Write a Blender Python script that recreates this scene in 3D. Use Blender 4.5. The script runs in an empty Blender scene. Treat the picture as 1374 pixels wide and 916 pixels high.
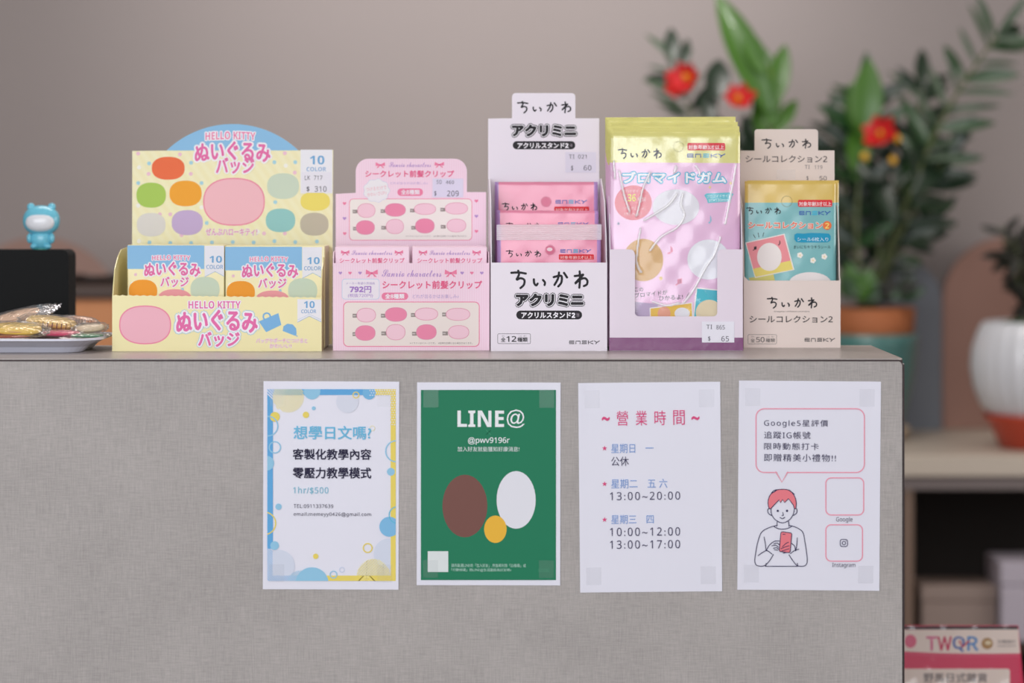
import bpy, math, random
from mathutils import Matrix, Vector
from mathutils.geometry import tessellate_polygon
random.seed(7)
S = bpy.context.scene
COL = S.collection

# ------------------------------------------------------------ camera, light, exposure
F = 3700.0            # focal length in pixels of the 1374 px wide frame
CAMY = -2.2           # the counter front stands at y = 0
TOPZ = 1.05           # counter top
CAMZ = TOPZ + 215 * 2.2 / F
VX, VY = 687.0, 266.0
cam = bpy.data.cameras.new('camera')
cam.lens = F / 1374 * 36
cam.sensor_width = 36
cam.shift_y = -(458 - VY) / 1374
cam.clip_start = 0.05
cam.dof.use_dof = True
cam.dof.focus_distance = 2.275
cam.dof.aperture_fstop = 4.6
cam.dof.aperture_blades = 9
co = bpy.data.objects.new('camera', cam)
co.location = (0, CAMY, CAMZ)
co.rotation_euler = (math.radians(90), 0, 0)
COL.objects.link(co)
S.camera = co

S.view_settings.view_transform = 'Standard'
S.view_settings.look = 'None'
S.view_settings.gamma = 1
S.view_settings.exposure = 0.0

w = bpy.data.worlds.new('daylight')
S.world = w
w.use_nodes = True
w.node_tree.nodes['Background'].inputs[0].default_value = (0.86, 0.90, 1.0, 1)
w.node_tree.nodes['Background'].inputs[1].default_value = 0.62


def area(name, loc, target, sx, sy, power, col):
    l = bpy.data.lights.new(name, 'AREA')
    l.shape = 'RECTANGLE'
    l.size, l.size_y, l.energy, l.color = sx, sy, power, col
    o = bpy.data.objects.new(name, l)
    o.location = loc
    d = Vector(target) - Vector(loc)
    o.rotation_euler = d.to_track_quat('-Z', 'Y').to_euler()
    COL.objects.link(o)
    return o


area('right_fill_light', (3.05, 0.1, 1.5), (0, 0.15, 1.1), 1.6, 1.3, 34, (1.0, 0.97, 0.94))  # unseen light added to brighten right-facing sides; the right wall has no window
area('shopfront_daylight', (-0.9, -3.7, 1.9), (0, 0.3, 1.0), 3.0, 2.0, 96, (0.95, 0.97, 1.0))
area('overhead_fill_light', (-0.2, 0.9, 2.72), (-0.2, 0.95, 0), 1.2, 0.6, 20, (1.0, 0.94, 0.9))  # unseen overhead lamp added to lift the back wall
sl = bpy.data.lights.new('wall_wash_fill', 'SPOT')  # added spot out of view, shapes the brightness falloff on the back wall
sl.energy, sl.color, sl.spot_size, sl.spot_blend, sl.shadow_soft_size = 105, (1.0, 0.96, 0.94), math.radians(46), 1.0, 0.08
so_ = bpy.data.objects.new('wall_wash_fill', sl)
so_.location = (0.1, 0.8, 2.6)
so_.rotation_euler = (Vector((-0.02, 2.36, 1.62)) - Vector(so_.location)).to_track_quat('-Z', 'Y').to_euler()
COL.objects.link(so_)


# ------------------------------------------------------------ helpers
def lin(c):
    r = []
    for v in c:
        v /= 255.0
        r.append(v / 12.92 if v <= 0.04045 else ((v + 0.055) / 1.055) ** 2.4)
    return (r[0], r[1], r[2], 1)


MATS = {}


def M(name, rgb=(200, 200, 200), rough=0.55, metal=0.0, coat=0.0, bump=0.0, bscale=200, var=0.0, vscale=20, spec=0.5):
    if name in MATS:
        return MATS[name]
    m = bpy.data.materials.new(name)
    m.use_nodes = True
    nt = m.node_tree
    b = nt.nodes['Principled BSDF']
    b.inputs['Base Color'].default_value = lin(rgb)
    b.inputs['Roughness'].default_value = rough
    b.inputs['Metallic'].default_value = metal
    b.inputs['Coat Weight'].default_value = coat
    b.inputs['Coat Roughness'].default_value = 0.12
    b.inputs['Specular IOR Level'].default_value = spec
    tc = nt.nodes.new('ShaderNodeTexCoord')
    if var > 0:
        n = nt.nodes.new('ShaderNodeTexNoise')
        n.inputs['Scale'].default_value = vscale
        n.inputs['Detail'].default_value = 4
        mx = nt.nodes.new('ShaderNodeMix')
        mx.data_type = 'RGBA'
        c = lin(rgb)
        mx.inputs[6].default_value = (c[0] * (1 - var), c[1] * (1 - var), c[2] * (1 - var), 1)
        mx.inputs[7].default_value = (min(1, c[0] * (1 + var)), min(1, c[1] * (1 + var)), min(1, c[2] * (1 + var)), 1)
        nt.links.new(tc.outputs['Object'], n.inputs['Vector'])
        nt.links.new(n.outputs['Fac'], mx.inputs[0])
        nt.links.new(mx.outputs[2], b.inputs['Base Color'])
    if bump > 0:
        n = nt.nodes.new('ShaderNodeTexNoise')
        n.inputs['Scale'].default_value = bscale
        n.inputs['Detail'].default_value = 3
        bp = nt.nodes.new('ShaderNodeBump')
        bp.inputs['Strength'].default_value = bump
        bp.inputs['Distance'].default_value = 0.002
        nt.links.new(tc.outputs['Object'], n.inputs['Vector'])
        nt.links.new(n.outputs['Fac'], bp.inputs['Height'])
        nt.links.new(bp.outputs['Normal'], b.inputs['Normal'])
    MATS[name] = m
    return m


def ink(rgb, rough=0.5):
    return M('ink_%d_%d_%d' % tuple(rgb), rgb, rough, spec=.25)


def film_mat(name, tint=(255, 255, 255), base=0.06, rough=0.08, bump=0.0, bscale=60, frost=0.0):
    if name in MATS:
        return MATS[name]
    m = bpy.data.materials.new(name)
    m.use_nodes = True
    nt = m.node_tree
    for n in list(nt.nodes):
        nt.nodes.remove(n)
    out = nt.nodes.new('ShaderNodeOutputMaterial')
    tr = nt.nodes.new('ShaderNodeBsdfTransparent')
    tr.inputs[0].default_value = lin(tint)
    gl = nt.nodes.new('ShaderNodeBsdfGlossy')
    gl.inputs['Roughness'].default_value = rough
    lw = nt.nodes.new('ShaderNodeFresnel')
    lw.inputs['IOR'].default_value = 1.5
    ad = nt.nodes.new('ShaderNodeMath')
    ad.operation = 'ADD'
    ad.use_clamp = True
    ad.inputs[1].default_value = base
    mix = nt.nodes.new('ShaderNodeMixShader')
    ge = nt.nodes.new('ShaderNodeNewGeometry')
    sb_ = nt.nodes.new('ShaderNodeMath')
    sb_.operation = 'SUBTRACT'
    sb_.inputs[0].default_value = 1.0
    mu = nt.nodes.new('ShaderNodeMath')
    mu.operation = 'MULTIPLY'
    nt.links.new(ge.outputs['Backfacing'], sb_.inputs[1])
    nt.links.new(lw.outputs[0], ad.inputs[0])
    nt.links.new(ad.outputs[0], mu.inputs[0])
    nt.links.new(sb_.outputs[0], mu.inputs[1])
    nt.links.new(mu.outputs[0], mix.inputs[0])
    nt.links.new(tr.outputs[0], mix.inputs[1])
    nt.links.new(gl.outputs[0], mix.inputs[2])
    last = mix
    if frost > 0:
        df = nt.nodes.new('ShaderNodeBsdfDiffuse')
        df.inputs[0].default_value = (0.95, 0.93, 0.95, 1)
        m2 = nt.nodes.new('ShaderNodeMixShader')
        m2.inputs[0].default_value = frost
        nt.links.new(mix.outputs[0], m2.inputs[1])
        nt.links.new(df.outputs[0], m2.inputs[2])
        last = m2
    if bump > 0:
        tc = nt.nodes.new('ShaderNodeTexCoord')
        n = nt.nodes.new('ShaderNodeTexNoise')
        n.inputs['Scale'].default_value = bscale
        bp = nt.nodes.new('ShaderNodeBump')
        bp.inputs['Strength'].default_value = bump
        bp.inputs['Distance'].default_value = 0.003
        nt.links.new(tc.outputs['Object'], n.inputs['Vector'])
        nt.links.new(n.outputs['Fac'], bp.inputs['Height'])
        nt.links.new(bp.outputs['Normal'], gl.inputs['Normal'])
        nt.links.new(bp.outputs['Normal'], lw.inputs['Normal'])
    nt.links.new(last.outputs[0], out.inputs[0])
    MATS[name] = m
    return m


def mk(name, verts, faces, mats, parent=None, idx=None, smooth=False):
    me = bpy.data.meshes.new(name)
    me.from_pydata([tuple(v) for v in verts], [], faces)
    for m in (mats if isinstance(mats, (list, tuple)) else [mats]):
        me.materials.append(m)
    if idx:
        for p, i in zip(me.polygons, idx):
            p.material_index = i
    if smooth:
        for p in me.polygons:
            p.use_smooth = True
    me.update()
    o = bpy.data.objects.new(name, me)
    COL.objects.link(o)
    if parent:
        o.parent = parent
    return o


def thing(name, label, cat, loc, rot=(0, 0, 0), group=None):
    o = bpy.data.objects.new(name, None)
    o.empty_display_size = 0.02
    COL.objects.link(o)
    o.location = loc
    o.rotation_euler = rot
    tag(o, label, cat, group)
    return o


def tag(o, label, cat, group=None):
    o['label'] = label
    o['category'] = cat
    if group:
        o['group'] = group
    return o


def mw(o):
    return Matrix.Translation(o.location) @ o.rotation_euler.to_matrix().to_4x4()


def P(px, py, d):
    """world point seen at photo pixel (px, py) at distance d from the camera"""
    return Vector(((px - VX) * d / F, CAMY + d, CAMZ - (py - VY) * d / F))


class MB:
    def __init__(s):
        s.v, s.f, s.i = [], [], []

    def add(s, vs, fs, i=0):
        n = len(s.v)
        s.v += [tuple(v) for v in vs]
        s.f += [tuple(a + n for a in f) for f in fs]
        s.i += [i] * len(fs)

    def box(s, x0, x1, y0, y1, z0, z1, i=0):
        s.add([(x0, y0, z0), (x1, y0, z0), (x1, y1, z0), (x0, y1, z0), (x0, y0, z1), (x1, y0, z1), (x1, y1, z1), (x0, y1, z1)],
              [(0, 3, 2, 1), (4, 5, 6, 7), (0, 1, 5, 4), (1, 2, 6, 5), (2, 3, 7, 6), (3, 0, 4, 7)], i)

    def bbox(s, x0, x1, y0, y1, z0, z1, b, i=0):
        """box with bevelled edges"""
        X, Y, Z = (x0, x1), (y0, y1), (z0, z1)
        vs, idx = [], {}
        for a in (0, 1):
            for c in (0, 1):
                for e in (0, 1):
                    sx, sy, sz = (1 if a == 0 else -1), (1 if c == 0 else -1), (1 if e == 0 else -1)
                    p = (X[a], Y[c], Z[e])
                    for k in range(3):
                        q = [p[0] + sx * b, p[1] + sy * b, p[2] + sz * b]
                        q[k] = p[k]
                        idx[(a, c, e, k)] = len(vs)
                        vs.append(q)
        g = lambda a, c, e, k: idx[(a, c, e, k)]
        fs = []
        for a in (0, 1):
            fs.append((g(a, 0, 0, 0), g(a, 1, 0, 0), g(a, 1, 1, 0), g(a, 0, 1, 0)))
            fs.append((g(0, a, 0, 1), g(1, a, 0, 1), g(1, a, 1, 1), g(0, a, 1, 1)))
            fs.append((g(0, 0, a, 2), g(1, 0, a, 2), g(1, 1, a, 2), g(0, 1, a, 2)))
            for c in (0, 1):
                fs.append((g(a, c, 0, 0), g(a, c, 1, 0), g(a, c, 1, 1), g(a, c, 0, 1)))
                fs.append((g(a, 0, c, 0), g(a, 1, c, 0), g(a, 1, c, 2), g(a, 0, c, 2)))
                fs.append((g(0, a, c, 1), g(1, a, c, 1), g(1, a, c, 2), g(0, a, c, 2)))
                for e in (0, 1):
                    fs.append((g(a, c, e, 0), g(a, c, e, 1), g(a, c, e, 2)))
        s.add(vs, fs, i)

    def prism(s, pts, a0, a1, axis='y', i=0):
        """closed outline pts extruded along an axis; axis y: pts are (x,z); axis x: pts are (y,z); axis z: (x,y)"""
        n = len(pts)
        def mkp(p, a):
            return {'y': (p[0], a, p[1]), 'x': (a, p[0], p[1]), 'z': (p[0], p[1], a)}[axis]
        vs = [mkp(p, a0) for p in pts] + [mkp(p, a1) for p in pts]
        fs = [tuple(range(n)), tuple(range(2 * n - 1, n - 1, -1))]
        for k in range(n):
            j = (k + 1) % n
            fs.append((k, k + n, j + n, j))
        s.add(vs, fs, i)

    def lathe(s, prof, n=32, c=(0, 0, 0), i=0, cap=True, ribs=0, ribd=0):
        vs, fs = [], []
        for r, z in prof:
            for k in range(n):
                a = 2 * math.pi * k / n
                rr = r * (1 + (ribd * math.cos(ribs * a) if ribs else 0))
                vs.append((c[0] + rr * math.cos(a), c[1] + rr * math.sin(a), c[2] + z))
        for j in range(len(prof) - 1):
            for k in range(n):
                k2 = (k + 1) % n
                fs.append((j * n + k, j * n + k2, (j + 1) * n + k2, (j + 1) * n + k))
        if cap:
            fs.append(tuple(range(n - 1, -1, -1)))
            fs.append(tuple((len(prof) - 1) * n + k for k in range(n)))
        s.add(vs, fs, i)

    def tube(s, pts, rad, n=8, i=0):
        pts = [Vector(p) for p in pts]
        vs, fs = [], []
        for k, p in enumerate(pts):
            t = (pts[min(k + 1, len(pts) - 1)] - pts[max(k - 1, 0)]).normalized()
            u = t.cross(Vector((0, 1, 0.01))).normalized()
            v = t.cross(u)
            r = rad[k] if isinstance(rad, (list, tuple)) else rad
            for q in range(n):
                a = 2 * math.pi * q / n
                vs.append(p + u * r * math.cos(a) + v * r * math.sin(a))
        for k in range(len(pts) - 1):
            for q in range(n):
                q2 = (q + 1) % n
                fs.append((k * n + q, k * n + q2, (k + 1) * n + q2, (k + 1) * n + q))
        fs.append(tuple(range(n)))
        fs.append(tuple((len(pts) - 1) * n + q for q in range(n)))
        s.add(vs, fs, i)

    def ball(s, c, r, nu=20, nv=12, i=0, e=1.0):
        vs, fs = [], []
        def pw(x):
            return math.copysign(abs(x) ** e, x)
        for a in range(nv + 1):
            th = math.pi * a / nv
            for b in range(nu):
                ph = 2 * math.pi * b / nu
                vs.append((c[0] + r[0] * pw(math.sin(th)) * pw(math.cos(ph)), c[1] + r[1] * pw(math.sin(th)) * pw(math.sin(ph)), c[2] + r[2] * pw(math.cos(th))))
        for a in range(nv):
            for b in range(nu):
                b2 = (b + 1) % nu
                fs.append((a * nu + b, (a + 1) * nu + b, (a + 1) * nu + b2, a * nu + b2))
        s.add(vs, fs, i)

    def build(s, name, mats, parent=None, smooth=False):
        return mk(name, s.v, s.f, mats, parent, s.i, smooth)


def rrect(x0, y0, x1, y1, r, n=6, corners=(1, 1, 1, 1)):
    """rounded rectangle in pixel space, corners tl tr br bl"""
    out = []
    cs = [(x0 + r, y0 + r, 180), (x1 - r, y0 + r, 270), (x1 - r, y1 - r, 0), (x0 + r, y1 - r, 90)]
    cn = [(x0, y0), (x1, y0), (x1, y1), (x0, y1)]
    for k, (cx, cy, a0) in enumerate(cs):
        if not corners[k]:
            out.append(cn[k])
            continue
        for j in range(n + 1):
            a = math.radians(a0 + 90 * j / n)
            out.append((cx + r * math.cos(a), cy + r * math.sin(a)))
    return out


def ell(cx, cy, rx, ry=None, n=36, e=1.0, rot=0):
    ry = rx if ry is None else ry
    out = []
    ca, sa = math.cos(rot), math.sin(rot)
    for k in range(n):
        a = 2 * math.pi * k / n
        x = rx * math.copysign(abs(math.cos(a)) ** e, math.cos(a))
        y = ry * math.copysign(abs(math.sin(a)) ** e, math.sin(a))
        out.append((cx + x * ca - y * sa, cy + x * sa + y * ca))
    return out


def clip(poly, x0, y0, x1, y1):
    def cl(p, inside, inter):
        out = []
        for k in range(len(p)):
            a, b = p[k], p[(k + 1) % len(p)]
            if inside(b):
                if not inside(a):
                    out.append(inter(a, b))
                out.append(b)
            elif inside(a):
                out.append(inter(a, b))
        return out
    def ix(X):
        return lambda a, b: (X, a[1] + (b[1] - a[1]) * (X - a[0]) / (b[0] - a[0]))
    def iy(Y):
        return lambda a, b: (a[0] + (b[0] - a[0]) * (Y - a[1]) / (b[1] - a[1]), Y)
    for ins, it in ((lambda p: p[0] >= x0, ix(x0)), (lambda p: p[0] <= x1, ix(x1)), (lambda p: p[1] >= y0, iy(y0)), (lambda p: p[1] <= y1, iy(y1))):
        if poly:
            poly = cl(poly, ins, it)
    return poly


def spline(pts, n=6):
    out = []
    m = len(pts)
    for k in range(m - 1):
        p0, p1, p2, p3 = pts[max(k - 1, 0)], pts[k], pts[k + 1], pts[min(k + 2, m - 1)]
        for j in range(n):
            t = j / n
            out.append(tuple(0.5 * (2 * p1[a] + (p2[a] - p0[a]) * t + (2 * p0[a] - 5 * p1[a] + 4 * p2[a] - p3[a]) * t * t + (3 * p1[a] - p0[a] - 3 * p2[a] + p3[a]) * t ** 3) for a in range(len(p1))))
    out.append(tuple(pts[-1]))
    return out


TXT = {}


def sans(body, bold=False, script=False):
    """letters and digits from the sans (or script) alphabets of the fallback font"""
    out = []
    for c in body:
        o = ord(c)
        if 'A' <= c <= 'Z':
            o += (0x1D4D0 if script else 0x1D5D4 if bold else 0x1D5A0) - 65
        elif 'a' <= c <= 'z':
            o += (0x1D4EA if script else 0x1D5EE if bold else 0x1D5BA) - 97
        elif '0' <= c <= '9':
            o += (0x1D7EC if bold else 0x1D7E2) - 48
        out.append(chr(o))
    return ''.join(out)


def glyphs(body, off, space, shear):
    key = (body, off, space, shear)
    if key in TXT:
        return TXT[key]
    c = bpy.data.curves.new('lettering', 'FONT')
    c.body = body
    c.size = 1
    c.offset = off
    c.space_character = space
    c.shear = shear
    c.resolution_u = 3
    o = bpy.data.objects.new('lettering', c)
    COL.objects.link(o)
    dg = bpy.context.evaluated_depsgraph_get()
    dg.update()
    me = bpy.data.meshes.new_from_object(o.evaluated_get(dg))
    vs = [(v.co.x, v.co.y) for v in me.vertices]
    fs = [tuple(p.vertices) for p in me.polygons]
    bpy.data.objects.remove(o)
    bpy.data.curves.remove(c)
    bpy.data.meshes.remove(me)
    TXT[key] = (vs, fs)
    return TXT[key]


class Face:
    """flat print lying on the plane y = yf of a thing; outlines are measured on the photograph"""
    def __init__(s, root, yf, zoom=(0, 0, 1), rot=0, h=None, eps=0.00006, clipbox=None):
        s.root, s.yf, s.zoom, s.rot, s.h, s.eps = root, yf, zoom, math.radians(rot), h, eps
        inv = mw(root).inverted()
        s.o = inv @ Vector((0, CAMY, CAMZ))
        s.R = inv.to_3x3()
        s.mb = MB()
        s.mats = []
        s.clipbox = clipbox
        s.cnt = 0

    def raw(s, px, py):
        d = s.R @ Vector(((px - VX) / F, 1, -(py - VY) / F))
        t = (s.yf - s.o.y) / d.y
        p = s.o + d * t
        return p.x, p.z

    def px(s, x, y):
        return s.zoom[0] + x / s.zoom[2], s.zoom[1] + y / s.zoom[2]

    def pt(s, x, y):
        return s.raw(*s.px(x, y))

    def pts(s, poly):
        return [s.pt(*p) for p in poly]

    def m(s, rgb):
        m = ink(rgb) if isinstance(rgb, (tuple, list)) else rgb
        if m not in s.mats:
            s.mats.append(m)
        return s.mats.index(m)

    def put(s, vs2, fs, rgb, layer):
        s.cnt = (s.cnt + 1) % 12
        tiny = s.cnt * 1.5e-6
        if not s.h:
            s.mb.add([(X, s.yf - s.eps * layer - tiny, Z) for X, Z in (s.pt(*p) for p in vs2)], fs, s.m(rgb))
            return
        P2 = [s.pt(*p) for p in vs2]
        i = s.m(rgb)
        G = .0022
        for fc in fs:
            pl = [P2[k] for k in fc]
            wd = max(p[0] for p in pl) - min(p[0] for p in pl)
            hd = max(p[1] for p in pl) - min(p[1] for p in pl)
            if wd < G and hd < G:
                tris = [pl]
            else:
                tris = [[pl[k] for k in t] for t in tessellate_polygon([[Vector((p[0], p[1], 0)) for p in pl]])]
            for tr in tris:
                gx0, gx1 = math.floor(min(p[0] for p in tr) / G), math.floor(max(p[0] for p in tr) / G)
                gz0, gz1 = math.floor(min(p[1] for p in tr) / G), math.floor(max(p[1] for p in tr) / G)
                if gx1 - gx0 + gz1 - gz0 <= 1:
                    cells = [tr]
                else:
                    cells = [clip(tr, a * G, c * G, (a + 1) * G, (c + 1) * G) for a in range(gx0, gx1 + 1) for c in range(gz0, gz1 + 1)]
                for q in cells:
                    if len(q) < 3:
                        continue
                    ar = sum(q[k][0] * q[(k + 1) % len(q)][1] - q[(k + 1) % len(q)][0] * q[k][1] for k in range(len(q)))
                    if ar < 0:
                        q = q[::-1]
                    s.mb.add([(x, s.yf - s.h(x, z) - s.eps * 1.5 * layer - .00012 - tiny, z) for x, z in q], [tuple(range(len(q)))], i)

    def poly(s, pts, rgb, layer=1):
        if s.clipbox:
            pts = clip(list(pts), *s.clipbox)
        if len(pts) < 3:
            return
        s.put(pts, [tuple(range(len(pts)))], rgb, layer)

    def rect(s, x0, y0, x1, y1, rgb, layer=1):
        nx = ny = 1
        if s.h:
            nx, ny = 12, 12
        vs = [(x0 + (x1 - x0) * a / nx, y0 + (y1 - y0) * b / ny) for b in range(ny + 1) for a in range(nx + 1)]
        fs = [(b * (nx + 1) + a, (b + 1) * (nx + 1) + a, (b + 1) * (nx + 1) + a + 1, b * (nx + 1) + a + 1) for b in range(ny) for a in range(nx)]
        s.put(vs, fs, rgb, layer)

    def disc(s, cx, cy, rx, ry=None, rgb=(255, 255, 255), layer=1, e=1.0, rot=0):
        if s.h:   # concentric rings so that it follows the surface
            n = 28
            vs, fs = [(cx, cy)], []
            R = 5
            for q in range(1, R + 1):
                vs += [(cx + (p[0] - cx) * q / R, cy + (p[1] - cy) * q / R) for p in ell(cx, cy, rx, ry, n, e, rot)]
            for k in range(n):
                fs.append((0, 1 + (k + 1) % n, 1 + k))
                for q in range(R - 1):
                    a, b = 1 + q * n + k, 1 + q * n + (k + 1) % n
                    fs.append((a, b, b + n, a + n))
            s.put(vs, fs, rgb, layer)
        else:
            s.poly(ell(cx, cy, rx, ry, 36, e, rot), rgb, layer)

    def band(s, pts, wd, rgb, layer=1, closed=False):
        n = len(pts)
        L, R = [], []
        for k in range(n):
            a = pts[(k - 1) % n] if (closed or k > 0) else pts[k]
            b = pts[(k + 1) % n] if (closed or k < n - 1) else pts[k]
            dx, dy = b[0] - a[0], b[1] - a[1]
            l = math.hypot(dx, dy) or 1
            nx, ny = -dy / l * wd / 2, dx / l * wd / 2
            L.append((pts[k][0] + nx, pts[k][1] + ny))
            R.append((pts[k][0] - nx, pts[k][1] - ny))
        for k in range(n if closed else n - 1):
            j = (k + 1) % n
            s.poly([L[k], L[j], R[j], R[k]], rgb, layer)

    def ring(s, cx, cy, r, wd, rgb, layer=1):
        s.band(ell(cx, cy, r, r, 32), wd, rgb, layer, True)

    def stroke(s, pts, wd, rgb, layer=1, smooth=True):
        p = spline(pts) if smooth and len(pts) > 2 else pts
        s.band(p, wd, rgb, layer)
        for q in (p[0], p[-1]):
            s.poly(ell(q[0], q[1], wd / 2, wd / 2, 8), rgb, layer)

    def text(s, body, x0, y0, x1, y1, rgb, bold=0.0, outline=None, layer=3, arc=0, space=1.0, shear=0.0, rot=0):
        heavy = bold >= .03
        body = sans(body, heavy, shear > .3)
        if heavy and body and all(ord(q) > 0x1D000 or q in ' @©' for q in body):
            bold = .004
        if shear > .3:
            shear, bold = .0, 0
        base, _ = glyphs(body, 0.0, space, shear)
        if not base:
            return
        ax, bx = min(v[0] for v in base), max(v[0] for v in base)
        ay, by = min(v[1] for v in base), max(v[1] for v in base)
        kx, ky = (x1 - x0) / (bx - ax), (y1 - y0) / (by - ay)
        r = s.rot + math.radians(rot)
        ca, sa = math.cos(r), math.sin(r)
        cx, cy = (x0 + x1) / 2, (y0 + y1) / 2
        def go(off, col, lay):
            vs, fs = base, glyphs(body, 0.0, space, shear)[1]
            r_ = off * ky
            nd = 1 if r_ / s.zoom[2] < .12 else (6 if r_ / s.zoom[2] < 1.2 else 10)
            sh_ = [(0, 0)] + ([(r_ * math.cos(2 * math.pi * q / nd + .3), r_ * math.sin(2 * math.pi * q / nd + .3)) for q in range(nd)] if nd > 1 else [])
            for ddx, ddy in sh_:
                out = []
                for vx, vy in vs:
                    x = (vx - ax) * kx + x0 - cx
                    y = y1 - (vy - ay) * ky - cy
                    if arc:
                        u = x / ((x1 - x0) / 2)
                        y += arc * u * u
                    out.append((cx + x * ca + y * sa + ddx, cy - x * sa + y * ca + ddy))
                s.put(out, fs, col, lay)
        for k, (off, col) in enumerate(outline or []):
            go(off, col, layer - 0.5 + 0.35 * k)
        go(bold, rgb, layer + (0.6 if outline and len(outline) > 2 else 0.25))

    def done(s, name='printed_artwork', parent=None):
        return s.mb.build(name, s.mats, parent or s.root)


# ------------------------------------------------------------ materials with their own pattern
def linen(name, rgb, amp):
    m = M(name, rgb, 0.62)
    nt = m.node_tree
    b = nt.nodes['Principled BSDF']
    tc = nt.nodes.new('ShaderNodeTexCoord')
    acc = None
    for sc, wgt, k in (((70, 60, 1150), .34, 0), ((1150, 60, 60), .34, 1), ((240, 90, 1900), .16, 2), ((1900, 90, 220), .16, 3), ((9, 9, 9), .26, 4)):
        mp = nt.nodes.new('ShaderNodeMapping')
        mp.inputs['Scale'].default_value = sc
        mp.inputs['Location'].default_value = (k * 3.1, k, k * 1.7)
        n = nt.nodes.new('ShaderNodeTexNoise')
        n.inputs['Scale'].default_value = 1.0
        n.inputs['Detail'].default_value = 2
        nt.links.new(tc.outputs['Object'], mp.inputs[0])
        nt.links.new(mp.outputs[0], n.inputs['Vector'])
        mu = nt.nodes.new('ShaderNodeMath')
        mu.operation = 'MULTIPLY_ADD'
        mu.inputs[1].default_value = wgt
        mu.inputs[2].default_value = -0.5 * wgt
        nt.links.new(n.outputs['Fac'], mu.inputs[0])
        if acc is None:
            acc = mu
        else:
            ad = nt.nodes.new('ShaderNodeMath')
            ad.operation = 'ADD'
            nt.links.new(acc.outputs[0], ad.inputs[0])
            nt.links.new(mu.outputs[0], ad.inputs[1])
            acc = ad
    sc = nt.nodes.new('ShaderNodeMath')
    sc.operation = 'MULTIPLY_ADD'
    sc.inputs[1].default_value = amp
    sc.inputs[2].default_value = 1.0
    nt.links.new(acc.outputs[0], sc.inputs[0])
    vm = nt.nodes.new('ShaderNodeVectorMath')
    vm.operation = 'SCALE'
    c = lin(rgb)
    vm.inputs[0].default_value = c[:3]
    nt.links.new(sc.outputs[0], vm.inputs['Scale'])
    nt.links.new(vm.outputs[0], b.inputs['Base Color'])
    return m


def striped(name, a, b_, scale, axis_rot, rough=.45):
    m = M(name, a, rough)
    nt = m.node_tree
    b = nt.nodes['Principled BSDF']
    tc = nt.nodes.new('ShaderNodeTexCoord')
    mp = nt.nodes.new('ShaderNodeMapping')
    mp.inputs['Rotation'].default_value = (0, axis_rot, 0)
    wv = nt.nodes.new('ShaderNodeTexWave')
    wv.inputs['Scale'].default_value = scale
    mx = nt.nodes.new('ShaderNodeMix')
    mx.data_type = 'RGBA'
    mx.inputs[6].default_value = lin(a)
    mx.inputs[7].default_value = lin(b_)
    nt.links.new(tc.outputs['Object'], mp.inputs[0])
    nt.links.new(mp.outputs[0], wv.inputs[0])
    nt.links.new(wv.outputs['Fac'], mx.inputs[0])
    nt.links.new(mx.outputs[2], b.inputs['Base Color'])
    return m


LINEN = linen('grey_linen_laminate', (172, 166, 163), 1.3)
LINEN_TOP = linen('grey_linen_laminate_top', (172, 162, 157), 0.5)
LINEN_TOP.node_tree.nodes['Principled BSDF'].inputs['Roughness'].default_value = 0.32
DARK = M('dark_edge_seam', (52, 38, 38), 0.6)
WALLM = M('warm_grey_wall_paint', (153, 144, 142), 0.85, bump=0.15, bscale=90, var=0.02, vscale=3)
CARD = M('raw_cardboard_inside', (225, 205, 185), 0.8, var=.03)
WHITECARD = M('white_card', (236, 228, 238), 0.45, coat=.15)
CREAMCARD = M('cream_card', (228, 212, 204), 0.5, coat=.1)
PINKCARD = striped('pink_pinstriped_card', (243, 208, 225), (246, 217, 232), 160, 0)
YELCARD = striped('yellow_striped_card', (241, 233, 184), (243, 237, 194), 42, math.radians(35))
YELPLAIN = M('pale_yellow_card', (240, 229, 170), 0.4, coat=.2)


# ------------------------------------------------------------ the setting
def struct(o):
    o['kind'] = 'structure'
    return o


WY = 2.36
b = MB(); b.box(-3.2, 3.2, WY, WY + .12, 0, 2.8)
struct(b.build('wall_back', WALLM))
b = MB(); b.box(-3.2, 3.2, -4.2, WY, -.1, 0)
struct(b.build('floor', M('grey_brown_floor', (120, 108, 98), 0.6, var=.06, vscale=4)))
b = MB(); b.box(-3.2, 3.2, -4.2, WY + .12, 2.8, 2.9)
struct(b.build('ceiling', M('white_ceiling', (225, 222, 218), 0.9)))
b = MB(); b.box(-3.3, -3.2, -4.2, WY + .12, 0, 2.8)
struct(b.build('wall_left', M('left_wall_paint', (120, 112, 106), 0.9)))
b = MB(); b.box(3.2, 3.3, -4.2, WY + .12, 0, 2.8)
struct(b.build('wall_right', M('right_wall_paint', (150, 130, 115), 0.9)))

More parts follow.
